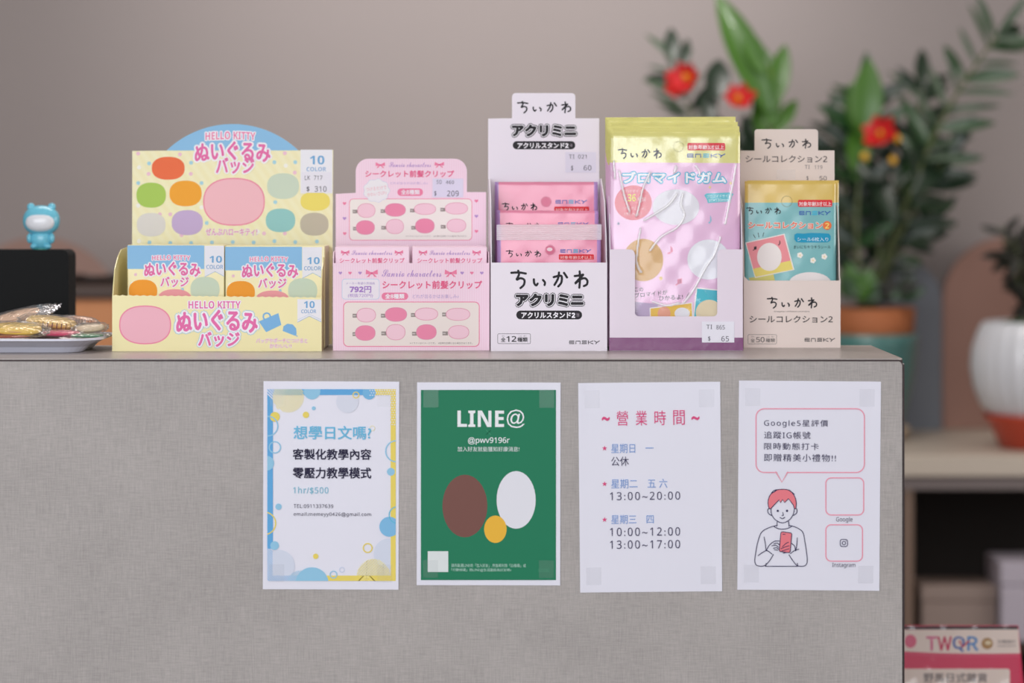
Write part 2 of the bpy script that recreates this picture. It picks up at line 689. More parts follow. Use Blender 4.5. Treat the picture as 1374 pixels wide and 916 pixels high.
# ------------------------------------------------------------ counter
XR = (1213.5 - VX) * 2.2 / F
ctr = thing('reception_counter', 'grey linen-patterned counter with dark edge seams, four notices stuck on its front', 'counter', (-0.25, 0.1, 0))
ox, oy = 0.25, -0.1
t = .0012
x0, x1 = -1.0 + ox, XR + ox
dp = 0.2
b = MB(); b.box(x0 + t, x1 - t, oy + t, oy + dp - t, 0.0, TOPZ - t)
b.build('core', DARK, ctr)
b = MB(); b.prism(rrect(x0 + .0005, -(TOPZ - .0018), x1 - .0018, 0, .004, 5, (0, 1, 0, 0)), 0, 1, 'y')
b.v = [(v[0], oy if v[1] == 0 else oy + t, -v[2]) for v in b.v]
b.build('front_panel', LINEN, ctr)
b = MB(); b.box(x1 - t, x1, oy + .0012, oy + dp - .001, 0.0, TOPZ - .004)
b.build('side_panel', LINEN, ctr)
b = MB(); b.prism([(x0, oy + .0008), (x1 - .005, oy + .0008), (x1 - .002, oy + .003), (x1 - .001, oy + .006), (x1 - .001, oy + dp), (x0, oy + dp)], TOPZ - t, TOPZ, 'z')
b.build('top_panel', LINEN_TOP, ctr)
b = MB(); b.box(x0, x1 - .004, oy - .0001, oy + .003, TOPZ - .0022, TOPZ - .0009); b.box(x1 - .0011, x1 + .0001, oy - .0001, oy + .002, .0, TOPZ - .0045)
b.build('edge_seam', DARK, ctr)
b = MB(); b.box(x0, XR + ox - .03, oy + dp + .002, oy + dp + .55, 0.74, 0.77)
b.build('worktop', M('grey_worktop', (120, 112, 108), .5), ctr)
for xx in (x0 + .01, XR + ox - .07):
    b = MB(); b.box(xx, xx + .03, oy + dp + .04, oy + dp + .5, 0, 0.74)
    b.build('support_panel', M('grey_worktop'), ctr)

# ------------------------------------------------------------ notices on the counter front


def poster(cx, cy, wpx, hpx, rot, label):
    loc = P(cx, cy, 2.2)
    loc.y = -0.0004
    r = thing('notice', label, 'notice', loc, (0, math.radians(rot), 0), 'notices on the counter front')
    s = 2.2 / F
    W, H = wpx * s / 2, hpx * s / 2
    n = 14
    vs, fs = [], []
    for k, yy in enumerate((0, 0.0003)):
        for j in range(n + 1):
            for i in range(n + 1):
                u, v = i / n * 2 - 1, j / n * 2 - 1
                lift = 0.0006 * (max(0, abs(u) - .75) / .25) ** 2 * (0.3 + 0.7 * abs(v))
                vs.append((u * W, -0.0003 - lift + yy, v * H))
    m_ = (n + 1) ** 2
    for j in range(n):
        for i in range(n):
            a = j * (n + 1) + i
            fs.append((a, a + 1, a + n + 2, a + n + 1))
            fs.append((m_ + a, m_ + a + n + 1, m_ + a + n + 2, m_ + a + 1))
    for i in range(n):
        fs.append((i, m_ + i, m_ + i + 1, i + 1))
        q = n * (n + 1) + i
        fs.append((q, q + 1, m_ + q + 1, m_ + q))
        q = i * (n + 1)
        fs.append((q, q + n + 1, m_ + q + n + 1, m_ + q))
        q = i * (n + 1) + n
        fs.append((q, m_ + q, m_ + q + n + 1, q + n + 1))
    mk('paper_sheet', vs, fs, M('white_photo_paper', (232, 231, 243), 0.38, coat=.1), r, smooth=False)
    for sx in (-1, 1):
        for sz in (-1, 1):
            b = MB(); b.box(sx * (W - .011) - .006, sx * (W - .011) + .006, -.0011, -.00105, sz * (H - .013) - .007, sz * (H - .013) + .007)
            b.build('adhesive_tape', film_mat('clear_tape', (253, 253, 253), .01, .3), r)
    return r, Face(r, -0.0009, rot=-rot)


NAVY = (48, 42, 84)
# 1 the language class notice
r, f = poster(444.3, 650.9, 182, 279, 0.2, 'white notice with a blue and yellow frame of circles, leftmost on the counter')
f.zoom = (340, 500, 3.0524)
BL, YE, LB, LY = (98, 172, 226), (238, 217, 105), (150, 203, 232), (240, 228, 150)
f.rect(57, 90, 80, 852, BL, 1); f.rect(57, 67, 450, 91, BL, 1)
f.rect(562, 67, 583, 852, YE, 1); f.rect(450, 67, 562, 91, YE, 1)
f.rect(80, 830, 562, 852, YE, 1)
f.clipbox = (57, 67, 583, 852)
PAPER = (232, 231, 243)
f.rect(57, 720, 80, 852, PAPER, 1.5); f.rect(80, 830, 180, 852, PAPER, 1.5)
for k in range(-2, 30):   # hatched lower-left corner
    c = 700 + k * 10
    for (a0, b0, a1, b1) in ((57, 720, 79, 852), (79, 830, 180, 852)):
        q = clip([(57, c), (260, c + 203), (260, c + 207.5), (57, c + 4.5)], a0, b0, a1, b1)
        if len(q) > 2: f.poly(q, BL, 2)


def hatch(f, cx, cy, rr, step, wd, col, lay, slope=1):
    k = -rr
    while k < rr:
        h = math.sqrt(max(0, rr * rr - k * k))
        s2 = .7071
        ux, uy = s2, s2 * slope
        nx, ny = -s2 * slope, s2
        a = (cx + nx * k - ux * h, cy + ny * k - uy * h)
        b_ = (cx + nx * k + ux * h, cy + ny * k + uy * h)
        f.poly([(a[0] - nx * wd / 2, a[1] - ny * wd / 2), (b_[0] - nx * wd / 2, b_[1] - ny * wd / 2), (b_[0] + nx * wd / 2, b_[1] + ny * wd / 2), (a[0] + nx * wd / 2, a[1] + ny * wd / 2)], col, lay)
        k += step


hatch(f, 143, 98, 64, 7.5, 3.6, LY, 3)
hatch(f, 90, 75, 34, 8, 4, PAPER, 2.2)
f.disc(240, 75, 34, None, LB, 2); f.disc(385, 118, 46, None, (221, 224, 238), .8)
f.ring(420, 91, 12, 4, YE, 4); f.disc(474, 82, 27, None, (120, 185, 228), 3)
for i in range(11):      # dotted corner, upper right
    for j in range(15):
        x, y = 478 + i * 10 + (5 if j % 2 else 0), 72 + j * 10
        if x > 556 or y < 96: f.poly(ell(x, y, 2.6, 2.6, 8), PAPER, 3.4)
f.disc(247, 145, 8, None, LB, 3); f.disc(215, 172, 13, None, YE, 3); f.disc(88, 180, 20, None, YE, 3)
f.ring(60, 218, 40, 5, LB, 4); f.ring(88, 305, 23, 5, LB, 4); f.disc(55, 370, 30, None, LB, 3)
f.disc(103, 548, 13, None, LB, 3); f.ring(45, 616, 46, 5, YE, 4); f.disc(87, 707, 18, None, LB, 3)
f.disc(105, 790, 65, None, (216, 222, 238), .8); f.disc(240, 862, 68, 66, LB, 3); hatch(f, 190, 862, 52, 7, 3, LB, 2.4)
f.disc(255, 751, 11, None, YE, 3); f.ring(328, 826, 14, 4, LB, 4); f.ring(363, 806, 10, 3, (205, 215, 235), 4)
f.ring(468, 717, 18, 5, YE, 4); hatch(f, 492, 830, 68, 8, 2.6, LY, .9); hatch(f, 492, 830, 68, 8, 2.6, LY, .9, -1)
f.disc(557, 630, 41, None, (130, 190, 230), 3); f.ring(590, 582, 34, 4, (95, 190, 220), 4)
f.disc(563, 405, 16, None, LB, 3); f.ring(585, 321, 43, 5, LB, 4); f.ring(487, 227, 10, 2.5, (240, 232, 190), 2)
f.disc(555, 740, 62, None, (216, 222, 238), .8)
f.clipbox = None
f.text('想學日文嗎?', 165, 218, 482, 272, (112, 190, 226), .018)
f.text('客製化教學內容', 162, 312, 482, 355, (30, 24, 60), .022)
f.text('零壓力教學模式', 162, 388, 482, 432, (30, 24, 60), .022)
f.text('1hr/$500', 163, 467, 307, 497, (140, 195, 215), .012, space=1.15)
f.text('TEL:0911337639', 165, 538, 327, 553, (40, 34, 70), .005, space=1.12)
f.text('email:memeyy0426@gmail.com', 165, 571, 482, 590, (40, 34, 70), .005, space=1.12)
f.done()

# 2 the green notice
r, f = poster(655.7, 648.8, 192.5, 272, 0.12, 'green notice with white lettering and three coloured ovals, second from left on the counter')
f.zoom = (550, 500, 3.0512)
GR = (22, 124, 88)
f.rect(45, 70, 598, 848, GR, 1)
f.text('LINE', 195, 155, 385, 221, (240, 243, 246), .03)
f.text('@', 396, 150, 470, 226, (240, 243, 246), .035)
f.stroke([(312, 234), (332, 254)], 2, (60, 150, 110)); f.stroke([(332, 234), (312, 254)], 2, (60, 150, 110))
f.text('@pwv9196r', 238, 264, 408, 294, (235, 240, 242), .012)
f.text('加入好友就能獲知好康消息!', 195, 302, 448, 322, (235, 240, 242), .008)
f.disc(225, 545, 92, 128, (122, 80, 72), 2); f.disc(435, 520, 80, 118, (232, 232, 240), 2)
f.disc(350, 640, 46, 56, (240, 186, 60), 3)
f.rect(73, 730, 157, 815, (226, 232, 232), 2)
f.text('請先點選LINE的「加入好友」,然後再利用「ID搜尋」或', 170, 781, 475, 796, (190, 220, 210), .008)
f.text('「行動條碼」將LINE@生活圈設為好友吧♪', 170, 800, 415, 814, (190, 220, 210), .008)
f.text('©LINE', 525, 801, 572, 815, (70, 150, 115), .01)
f.done()

# 3 opening hours
r, f = poster(872.3, 653.2, 190.5, 281, -0.55, 'plain white opening-hours notice with pink heading and blue weekdays')
f.zoom = (765, 500, 3.0512)
PK = (222, 78, 132)
f.text('~', 131, 181, 160, 195, PK, .02); f.text('~', 498, 179, 528, 192, PK, .02)
for c, xa, ya in (('營', 190, 156), ('業', 268, 155), ('時', 345, 154), ('間', 422, 153)):
    f.text(c, xa, ya, xa + 47, ya + 60, PK, .004)
WB = (122, 158, 214)
for (sx, sy) in ((141, 309), (141, 455), (141, 601)):
    f.poly([(sx + (11 if k % 2 == 0 else 4.6) * math.sin(k * math.pi / 5), sy - (11 if k % 2 == 0 else 4.6) * math.cos(k * math.pi / 5)) for k in range(10)], PK)
f.text('星期日　一', 168, 290, 341, 328, WB)
f.text('公休', 168, 343, 240, 381, NAVY, .006)
f.text('星期二　五 六', 168, 434, 398, 472, WB)
f.text('13:00~20:00', 163, 487, 450, 520, NAVY, 0, space=1.3)
f.text('星期三　四', 168, 581, 342, 618, WB)
f.text('10:00~12:00', 163, 633, 450, 667, NAVY, 0, space=1.3)
f.text('13:00~17:00', 163, 685, 450, 719, NAVY, 0, space=1.3)
f.done()

# 4 review notice with the drawn person
r, f = poster(1085.5, 651.2, 190.5, 280.5, 0.45, 'white notice with pink speech bubble and line drawing of a person holding a phone')
f.zoom = (980, 500, 3.0524)
PB = (240, 158, 178)
f.band(rrect(105, 147, 549, 408, 34), 4.5, PB, 1, True)
f.poly([(188, 400), (212, 447), (234, 400)], (232, 231, 243), 1.6)
f.stroke([(186, 406), (211, 447), (235, 407)], 4.5, PB, 2, False)
f.text('Google5星評價', 138, 192, 400, 224, NAVY, .002, space=1.2)
f.text('追蹤IG帳號', 138, 240, 328, 270, NAVY, .002, space=1.15)
f.text('限時動態打卡', 138, 287, 362, 315, NAVY, .002, space=1.15)
f.text('即贈精美小禮物!!', 138, 332, 432, 363, NAVY, .002, space=1.15)
f.band(rrect(391, 430, 546, 582, 22), 4.5, PB, 1, True)
f.band(rrect(391, 622, 541, 771, 22), 4.5, PB, 1, True)
f.text('Google', 433, 590, 500, 614, (80, 76, 100), 0)
f.text('Instagram', 417, 778, 512, 800, (80, 76, 100), 0)
f.band(rrect(450, 682, 480, 711, 8), 3, (70, 66, 100), 1, True); f.ring(465, 697, 7, 3, (70, 66, 100)); f.disc(474, 688, 2, None, (70, 66, 100))
CO = (238, 128, 138)
# person
f.poly(spline([(158, 556), (154, 528), (163, 500), (180, 487), (197, 478), (232, 478), (252, 490), (264, 508), (270, 532), (268, 556), (262, 556)]) + [(258, 542), (248, 528), (238, 515), (222, 531), (214, 518), (205, 532), (200, 520), (182, 538), (166, 556)], CO, 2)
for p, sm in (
    ([(166, 556), (182, 538), (200, 520), (205, 532), (214, 518), (222, 531), (238, 515), (248, 528), (258, 542), (262, 556)], False),
    ([(158, 556), (154, 528), (163, 500), (180, 487), (197, 478), (232, 478), (252, 490), (264, 508), (270, 532), (268, 556)], True),
    ([(168, 492), (180, 481), (197, 478)], True), ([(240, 479), (262, 497)], False),
    ([(166, 556), (169, 580), (186, 603), (213, 614), (240, 603), (257, 580), (262, 556)], True),
    ([(166, 556), (154, 558), (155, 574), (168, 584)], True), ([(262, 556), (272, 558), (271, 574), (258, 584)], True),
    ([(214, 572), (217, 583), (211, 584)], True), ([(203, 592), (213, 597), (223, 591)], True),
    ([(192, 606), (190, 628)], False), ([(238, 606), (240, 628)], False),
    ([(177, 628), (194, 637), (213, 640), (234, 637), (252, 628)], True),
    ([(192, 624), (160, 633), (128, 652), (113, 690), (104, 735), (100, 772), (110, 789), (138, 790), (158, 772), (176, 744)], True),
    ([(240, 624), (270, 633), (296, 652), (305, 690), (313, 745), (314, 775), (304, 790), (276, 790), (258, 772), (240, 745)], True),
    ([(138, 672), (143, 700), (146, 728)], True), ([(274, 676), (272, 704), (268, 728)], True),
    ([(114, 748), (132, 735), (150, 728), (170, 742)], True), ([(246, 740), (262, 728), (280, 722)], True),
    ([(148, 726), (160, 705), (180, 690), (200, 688)], True), ([(266, 728), (262, 708), (240, 692)], True),
    ([(143, 792), (276, 792)], False), ([(146, 780), (144, 792)], False), ([(274, 780), (276, 792)], False)):
    f.stroke(p, 3.2, NAVY, 3, sm)
f.poly(rrect(0, 0, 44, 80, 7), CO, 4) if False else None
ph = [(207 + (x * 0.975 - y * -0.0) - y * .09, 650 + y * .99 + x * .12) for x, y in rrect(0, 0, 46, 82, 7)]
f.poly(ph, CO, 4); f.band(ph, 3.2, NAVY, 4.4, True); f.stroke([(215, 660), (224, 661)], 3, NAVY, 5)
for p in ([(178, 700), (192, 697), (200, 704)], [(170, 708), (186, 706), (197, 714)], [(176, 718), (190, 716), (197, 722)], [(213, 712), (228, 698), (238, 694)], [(207, 720), (226, 712), (240, 708)],
          [(210, 730), (228, 724), (240, 720)], [(216, 738), (232, 735)], [(180, 724), (194, 726)]):
    f.stroke(p, 3, NAVY, 5.2)
for ex in (194, 232):
    f.disc(ex, 565, 4.6, None, NAVY, 3)
f.done()


# ------------------------------------------------------------ display boxes
def sticker(root, yf, zoom, x0, y0, x1, y1, lines, tone=(236, 234, 244), rot=0):
    """paper price sticker: a sub-part of its own with printed figures"""
    f = Face(root, yf - .0002, zoom)
    a, c = f.pt(x0, y1), f.pt(x1, y0)
    b = MB(); b.box(a[0], c[0], yf - .0002, yf - .00005, a[1], c[1])
    st = b.build('price_sticker', ink(tone), root)
    for tx in lines:
        f.text(*tx[:5], (70, 64, 80), .004, space=1.1)
    f.done('printed_figures', st)


def tray(root, x0, x1, dpt, zf, side, t, mf, ms, mi, bottom=True, front=None):
    """open display tray: side = profile points (y, z) of the side wall top, front to back"""
    b = MB()
    if front is None:
        b.box(x0, x1, 0, t, 0, zf)
    else:
        b.prism(front, 0, t, 'y')
    b.build('front_panel', mf, root)
    for xx in (x0, x1 - t):
        b = MB(); b.prism([(t, 0)] + side + [(dpt, 0)], xx, xx + t, 'x')
        b.build('side_panel', ms, root)
    b = MB(); b.box(x0 + t, x1 - t, t, dpt, 0.0, t)
    b.build('base_panel', mi, root)


def root_at(name, label, px0, px1, pyb, yaw=0, group='cardboard display boxes on the counter', cat='display box'):
    d = 215 * 2.2 / (pyb - VY)
    p = P((px0 + px1) / 2, pyb, d)
    p.z = TOPZ
    r = thing(name, label, cat, p, (0, 0, math.radians(yaw)), group)
    w_ = (px1 - px0) * d / F
    return r, w_, d


PKT = (232, 112, 172)
WH = (247, 244, 250)

# ---- A the yellow plush badge box
rA, wA, dA = root_at('display_box', 'wide pale yellow display box with a blue domed header, leftmost on the counter', 150.5, 431.5, 471)
depA = 0.105
fA = Face(rA, 0)
x0, x1 = -wA / 2, wA / 2
zfL, zfR = fA.raw(150, 396.5)[1], fA.raw(431, 399.5)[1]
fh = Face(rA, depA)
zb = fh.raw(300, 345)[1]
zi = fh.raw(300, 330)[1]
frontp = [(x0, 0), (x1, 0), (x1, zfR)]
n = 60
for k in range(n + 1):
    u = k / n
    frontp.append((x1 + (x0 - x1) * u, zfR + (zfL - zfR) * u + (0.0007 if k % 2 else 0)))
tray(rA, x0, x1, depA, zfL, [(.0008, zfL), (.004, zfL + .008), (.012, zfL + .022), (.03, zi - .008), (.05, zi - .002), (depA, zi)], .0008, YELPLAIN, [YELPLAIN][0], CARD, front=frontp)
hdr = []
for p in [(177, 465), (177.5, 202.4), (223.4, 202)]:
    hdr.append(fh.raw(*p))
R_ = 128.0; cx, cy = 312, 166.3 + 128
a0 = math.atan2(202 - cy, 223.4 - cx); a1 = math.atan2(201.3 - cy, 400.8 - cx)
dome = [(cx + R_ * math.cos(a0 + (a1 - a0) * k / 30), cy + R_ * math.sin(a0 + (a1 - a0) * k / 30)) for k in range(31)]
hdr += [fh.raw(*p) for p in dome[1:]]
hdr += [fh.raw(*p) for p in [(447, 201), (445.5, 465)]]
hdr = [(p[0], max(p[1], 0)) for p in hdr]
b = MB(); b.prism(hdr, depA, depA + .0008, 'y')
hA = b.build('header_card', YELCARD, rA)
ZA = (140, 150, 4.294)
f = Face(rA, depA, ZA)
ip = lambda p: ((p[0] - 140) * 4.294, (p[1] - 150) * 4.294)
f.poly([ip(p) for p in dome], (142, 194, 232), 1)
for (x, y) in ((195, 240), (435, 245), (255, 357), (498, 357), (1040, 238), (1097, 350), (380, 590), (445, 710), (920, 700), (1040, 700), (320, 590)):
    f.disc(x, y, 11, None, (240, 196, 214))
for (x, y) in ((258, 297), (500, 293), (560, 410), (980, 290), (1100, 290), (195, 410), (985, 520), (260, 752), (380, 755), (500, 755), (620, 752), (740, 750), (860, 752), (980, 745), (1100, 750), (1225, 747), (590, 640)):
    f.disc(x, y, 11, None, (168, 214, 230))
for (x, y) in ((200, 320), (440, 320), (1045, 310), (195, 540), (560, 550), (980, 400), (885, 690), (200, 745)):
    f.disc(x, y, 12, None, (248, 246, 236))
for (x, y, a, c, col) in ((368, 325, 95, 66, (240, 112, 66)), (270, 480, 85, 72, (172, 206, 92)), (468, 470, 93, 74, (246, 168, 46)), (270, 650, 83, 68, (224, 220, 214)),
                          (478, 638, 90, 72, (200, 176, 216)), (1030, 428, 92, 74, (206, 220, 200)), (1215, 515, 85, 55, (242, 224, 110)),
                          (1015, 625, 85, 68, (150, 204, 202)), (1210, 647, 82, 66, (196, 186, 166))):
    f.disc(x, y, a, c, col, 2, e=.85)
f.disc(747, 518, 178, 138, (240, 140, 168), 2, e=.85); f.disc(747, 518, 171, 131, (246, 190, 200), 2.4, e=.85)
OW = [(.115, WH)]
f.text('HELLO KITTY', 583, 113, 870, 158, (236, 130, 176), .03, [(.1, WH)], 3, arc=6)
f.text('ぬいぐるみ', 524, 172, 955, 276, PKT, .03, OW, 5, arc=16)
f.text('バッジ', 645, 264, 862, 354, PKT, .03, OW, 5, arc=4)
f.text('ぜんぶハローキティ!', 585, 672, 880, 712, (232, 140, 184), .015, [(.07, WH)], 4)
f.rect(1130, 218, 1314, 470, (240, 240, 246), 1.5)
f.text('10', 1185, 252, 1268, 303, (116, 172, 218), .05)
f.text('COLOR', 1165, 318, 1278, 342, (146, 180, 220), .03)
f.done('printed_artwork', hA)
sticker(rA, depA - .0003, ZA, 1135, 347, 1306, 466, [('LK  717', 1155, 367, 1256, 392), ('$', 1165, 430, 1182, 460), ('310', 1212, 428, 1280, 460)])
ZB = (140, 310, 4.294)
f = Face(rA, 0, ZB)
f.disc(235, 540, 150, 112, (240, 140, 168), 1, e=.85); f.disc(235, 540, 143, 105, (244, 184, 198), 1.4, e=.85)
f.text('HELLO KITTY', 485, 403, 785, 446, PKT, .03, [(.09, WH)], 3)
OB = [(.15, (178, 214, 226)), (.115, WH)]
f.text('ぬいぐるみ', 418, 455, 880, 570, PKT, .035, OB, 4, arc=18)
f.text('バッジ', 543, 582, 778, 664, PKT, .035, OB, 5)
BB = (126, 182, 226)
f.poly([(890, 520), (1003, 472), (1020, 540), (932, 582)], BB); f.ring(936, 492, 20, 9, BB, 1.2)
f.poly([(1028, 575), (1032, 548), (1055, 533), (1085, 537), (1105, 560), (1108, 592), (1100, 603)], BB); f.stroke([(1095, 592), (1112, 606)], 5, BB)
f.text('バッグやポーチにつけると', 875, 617, 1170, 644, (228, 110, 160), .012, [(.07, WH)])
f.text('かわいい!', 952, 649, 1078, 673, (228, 110, 160), .012, [(.07, WH)])
f.poly([(1112, 392), (1250, 394), (1250, 523), (1181, 490), (1112, 525)], (240, 238, 242), 1)
f.text('10', 1150, 403, 1212, 443, (116, 172, 218), .05)
f.text('COLOR', 1135, 452, 1220, 472, (130, 170, 214), .02)
f.stroke([(1114, 524), (1181, 489), (1249, 522)], 3, (150, 180, 220), 2, False)
f.stroke([(1114, 512), (1181, 478), (1249, 511)], 2, (180, 200, 228), 2, False)
f.done('printed_artwork')


def small_box(label, px0, px1, pyt, d, zoom, dx, dy, root, group, dep, art, mats, nm='product_box'):
    p = P((px0 + px1) / 2, 400, d)
    p.z = TOPZ + .0012
    r = thing(nm, label, 'box', p, (0, 0, root.rotation_euler.z), group)
    f = Face(r, 0)
    a, c = f.raw(px0, pyt)
    e_, _ = f.raw(px1, pyt)
    b = MB(); b.bbox(a, e_, 0, dep, 0, c, .0006)
    b.build('carton', mats, r)
    f = Face(r, 0, (zoom[0] + dx / zoom[2], zoom[1] + dy / zoom[2], zoom[2]))
    art(f)
    f.done('printed_artwork')
    return r


def artA(f):
    f.rect(133, 82, 576, 218, (142, 194, 234), .6)
    for x, y, c in ((180, 250, (240, 200, 214)), (320, 240, (170, 214, 230)), (520, 300, (248, 246, 236)), (450, 335, (170, 214, 230)), (160, 300, (248, 246, 236))):
        f.disc(x, y, 9, None, c, .8)
    f.disc(223, 345, 82, 66, (246, 160, 42), 1, e=.85)
    f.disc(580, 335, 84, 72, (204, 220, 200), 1, e=.85)
    f.disc(405, 400, 100, 66, (240, 160, 168), 1, e=.85)
    f.poly([(578, 84), (690, 84), (690, 262), (638, 232), (578, 262)], (238, 238, 246), 2)
    f.text('10', 606, 142, 678, 182, (116, 172, 218), .05, layer=4)
    f.text('COLOR', 588, 195, 684, 217, (130, 170, 214), .02, layer=4)
    f.stroke([(580, 262), (638, 232), (690, 260)], 3, (160, 190, 226), 3, False)
    f.text('HELLO KITTY', 275, 138, 495, 166, (236, 130, 176), .03, [(.1, WH)], 3, arc=3)
    f.text('ぬいぐるみ', 232, 178, 552, 254, PKT, .03, OW, 4, arc=10)
    f.text('バッジ', 325, 264, 485, 320, PKT, .03, OW, 4)


ga = 'small blue and yellow cartons in the leftmost display box'
small_box('small blue and yellow carton, the left one of the pair in the yellow display box', 171, 301, 328.5, dA + .03, ZB, 0, 0, rA, ga, .05, artA, M('yellow_carton', (240, 230, 176), .35, coat=.3))
small_box('small blue and yellow carton, the right one of the pair in the yellow display box', 302.4, 436, 329.5, dA + .03, ZB, 563, 8, rA, ga, .05, artA, M('yellow_carton'))

# ---- B the pink hair clip box
rB, wB, dB = root_at('display_box', 'pink display box with rows of printed hair clips on its front and header', 447, 656.8, 470, 2.2)
depB = .088
f0 = Face(rB, 0); fh = Face(rB, depB)
x0, x1 = -wB / 2, wB / 2
zf = f0.raw(550, 352.8)[1]
zi = f0.raw(550, 338)[1]
tray(rB, x0, x1, depB, zf, [(.0008, zf), (.003, zf + .004), (.01, zi), (depB, zi)], .0008, PINKCARD, PINKCARD, CARD)
sh = [(450.4, 465), (450.4, 260)] + [(477.3, 258.6)]
tab = rrect(477.3, 212.8, 626.5, 300, 17, 8, (1, 1, 0, 0))
tab = tab[:-2]
sh += tab + [(626.5, 257.6), (652.3, 257.6), (652.3, 465)]
hp = [fh.raw(*p) for p in sh]
hp = [(p[0], max(0, p[1])) for p in hp]
b = MB(); b.prism(hp, depB, depB + .0008, 'y')
hB = b.build('header_card', PINKCARD, rB)


def bow(f, x, y, w_, h_, c=(240, 130, 165), lay=2):
    for s in (-1, 1):
        f.poly([(x, y - h_ * .08), (x + s * w_ * .48, y - h_ * .5), (x + s * w_ * .5, y + h_ * .15), (x, y + h_ * .1)], c, lay)
        f.poly([(x, y), (x + s * w_ * .12, y), (x + s * w_ * .42, y + h_ * .5), (x + s * w_ * .22, y + h_ * .48)], c, lay)
    f.disc(x, y, w_ * .09, h_ * .15, (225, 100, 145), lay + .5)


def heart(f, x, y, r_, c):
    pts = []
    for k in range(24):
        a = 2 * math.pi * k / 24
        pts.append((x + r_ * 16 * math.sin(a) ** 3 / 16, y - r_ * (13 * math.cos(a) - 5 * math.cos(2 * a) - 2 * math.cos(3 * a) - math.cos(4 * a)) / 16))
    f.poly(pts, c, 2)


PUR = (184, 146, 206); HOT = (232, 98, 140); PNK = (238, 130, 165)


def clips(f, items, k=1):
    for (cx_, cy_, x, y, a, c, col) in items:
        f.rect(cx_ - 17 * k, cy_ - 14 * k, cx_ + 22 * k, cy_ + 14 * k, (150, 138, 134), 2)
        f.rect(cx_ - 14 * k, cy_ - 4 * k, cx_ + 6 * k, cy_ + 4 * k, (205, 198, 194), 2.4)
        f.disc(x, y, a, c, (226, 150, 176), 3, e=.9)
        f.disc(x, y, a - 4, c - 4, col, 3.4, e=.9)


L1, L2 = (245, 205, 218), (238, 140, 172)
ZC = (440, 200, 5.974)
f = Face(rB, depB, ZC)
bow(f, 420, 128, 76, 46); bow(f, 893, 125, 76, 46)
f.text('Sanrio characters', 490, 104, 825, 144, PUR, .004, shear=.35)
f.text('シークレット前髪クリップ', 300, 171, 1010, 224, HOT, .028)
f.text('どれが出るかはお楽しみ♪', 500, 262, 800, 283, (196, 170, 214), 0)
f.poly(rrect(557, 315, 762, 375, 29), PNK); f.text('全8種類', 586, 325, 735, 364, WH, .02)
f.poly([(390 + (104 + 5 * math.cos(9 * a)) * math.cos(a), 332 + (92 + 5 * math.cos(9 * a)) * math.sin(a)) for a in [2 * math.pi * k / 90 for k in range(90)]], (210, 218, 238), 4.5)
f.poly([(390 + (101 + 5 * math.cos(9 * a)) * math.cos(a), 332 + (89 + 5 * math.cos(9 * a)) * math.sin(a)) for a in [2 * math.pi * k / 90 for k in range(90)]], (240, 238, 240), 5)
f.text('つけるだけで', 305, 300, 470, 330, (238, 180, 190), 0, rot=7, layer=6)
f.text('かわいさUP♪', 315, 342, 470, 372, (238, 180, 190), 0, rot=7, layer=6)
f.poly(rrect(170, 396, 1157, 732, 34), PNK, 1); f.poly(rrect(175, 401, 1152, 727, 30), (243, 236, 230), 1.5)
clips(f, [(215, 500, 308, 492, 72, 58, L1), (440, 497, 540, 487, 84, 54, L2), (675, 492, 778, 480, 88, 46, L1), (918, 485, 1030, 475, 92, 48, L1),
          (218, 637, 300, 628, 76, 58, L2), (445, 630, 537, 620, 72, 60, L1), (685, 630, 777, 615, 78, 60, L2), (922, 622, 1030, 612, 78, 54, L1)])
f.text('※イラストはイメージです。 ※仕様は変更になる場合があります。', 625, 691, 1115, 703, (120, 108, 112), 0)
for x, y, c in ((133, 435, PNK), (133, 555, PUR), (135, 676, PNK), (1190, 415, PNK), (1190, 537, PUR), (1190, 658, PNK)):
    heart(f, x, y, 15, c)
f.done('printed_artwork', hB)
sticker(rB, depB - .0003, ZC, 838, 236, 1085, 386, [('SO', 872, 247, 912, 278), ('460', 945, 252, 1010, 279), ('$', 853, 336, 870, 376), ('209', 955, 333, 1048, 378)], (226, 220, 240))
ZD = (440, 320, 5.387)
f = Face(rB, 0, ZD)
for x, c in ((90, PUR), (160, PNK), (232, PUR), (970, PUR), (1040, PNK), (1112, PUR)):
    heart(f, x, 248, 13, c)
bow(f, 317, 250, 88, 54); bow(f, 888, 250, 88, 54)
f.text('Sanrio characters', 390, 224, 820, 276, PUR, .008, shear=.35)
f.text('シークレット前髪クリップ', 395, 305, 1113, 362, HOT, .028)
f.poly(rrect(100, 290, 374, 440, 24), (204, 216, 236), 1); f.poly(rrect(105, 295, 369, 435, 20), (240, 232, 240), 1.5)
f.text('メーカー希望小売価格', 130, 314, 340, 332, (172, 150, 200), 0)
f.text('792円', 158, 345, 312, 390, (168, 128, 200), .03)
f.text('(税抜720円)', 145, 397, 325, 428, (168, 128, 200), .015)
f.poly(rrect(388, 390, 580, 443, 26), PNK); f.text('全8種類', 414, 399, 552, 434, WH, .025)
f.text('どれが出るかはお楽しみ♪', 612, 402, 945, 432, (190, 166, 210), 0)
f.poly(rrect(110, 455, 1097, 782, 36), PNK, 1); f.poly(rrect(116, 461, 1091, 776, 31), (240, 228, 222), 1.5)
clips(f, [(195, 557, 277, 553, 70, 52, L1), (400, 557, 492, 548, 80, 52, L2), (617, 552, 712, 545, 84, 46, L1), (843, 548, 940, 547, 88, 46, L1),
          (195, 690, 270, 682, 74, 56, L2), (403, 685, 490, 676, 70, 58, L1), (625, 687, 712, 675, 74, 56, L2), (845, 685, 945, 676, 76, 50, L1)])
f.text('※イラストはイメージです。  ※仕様は変更になる場合があります。', 592, 748, 1045, 762, (120, 108, 112), 0)
f.done('printed_artwork')


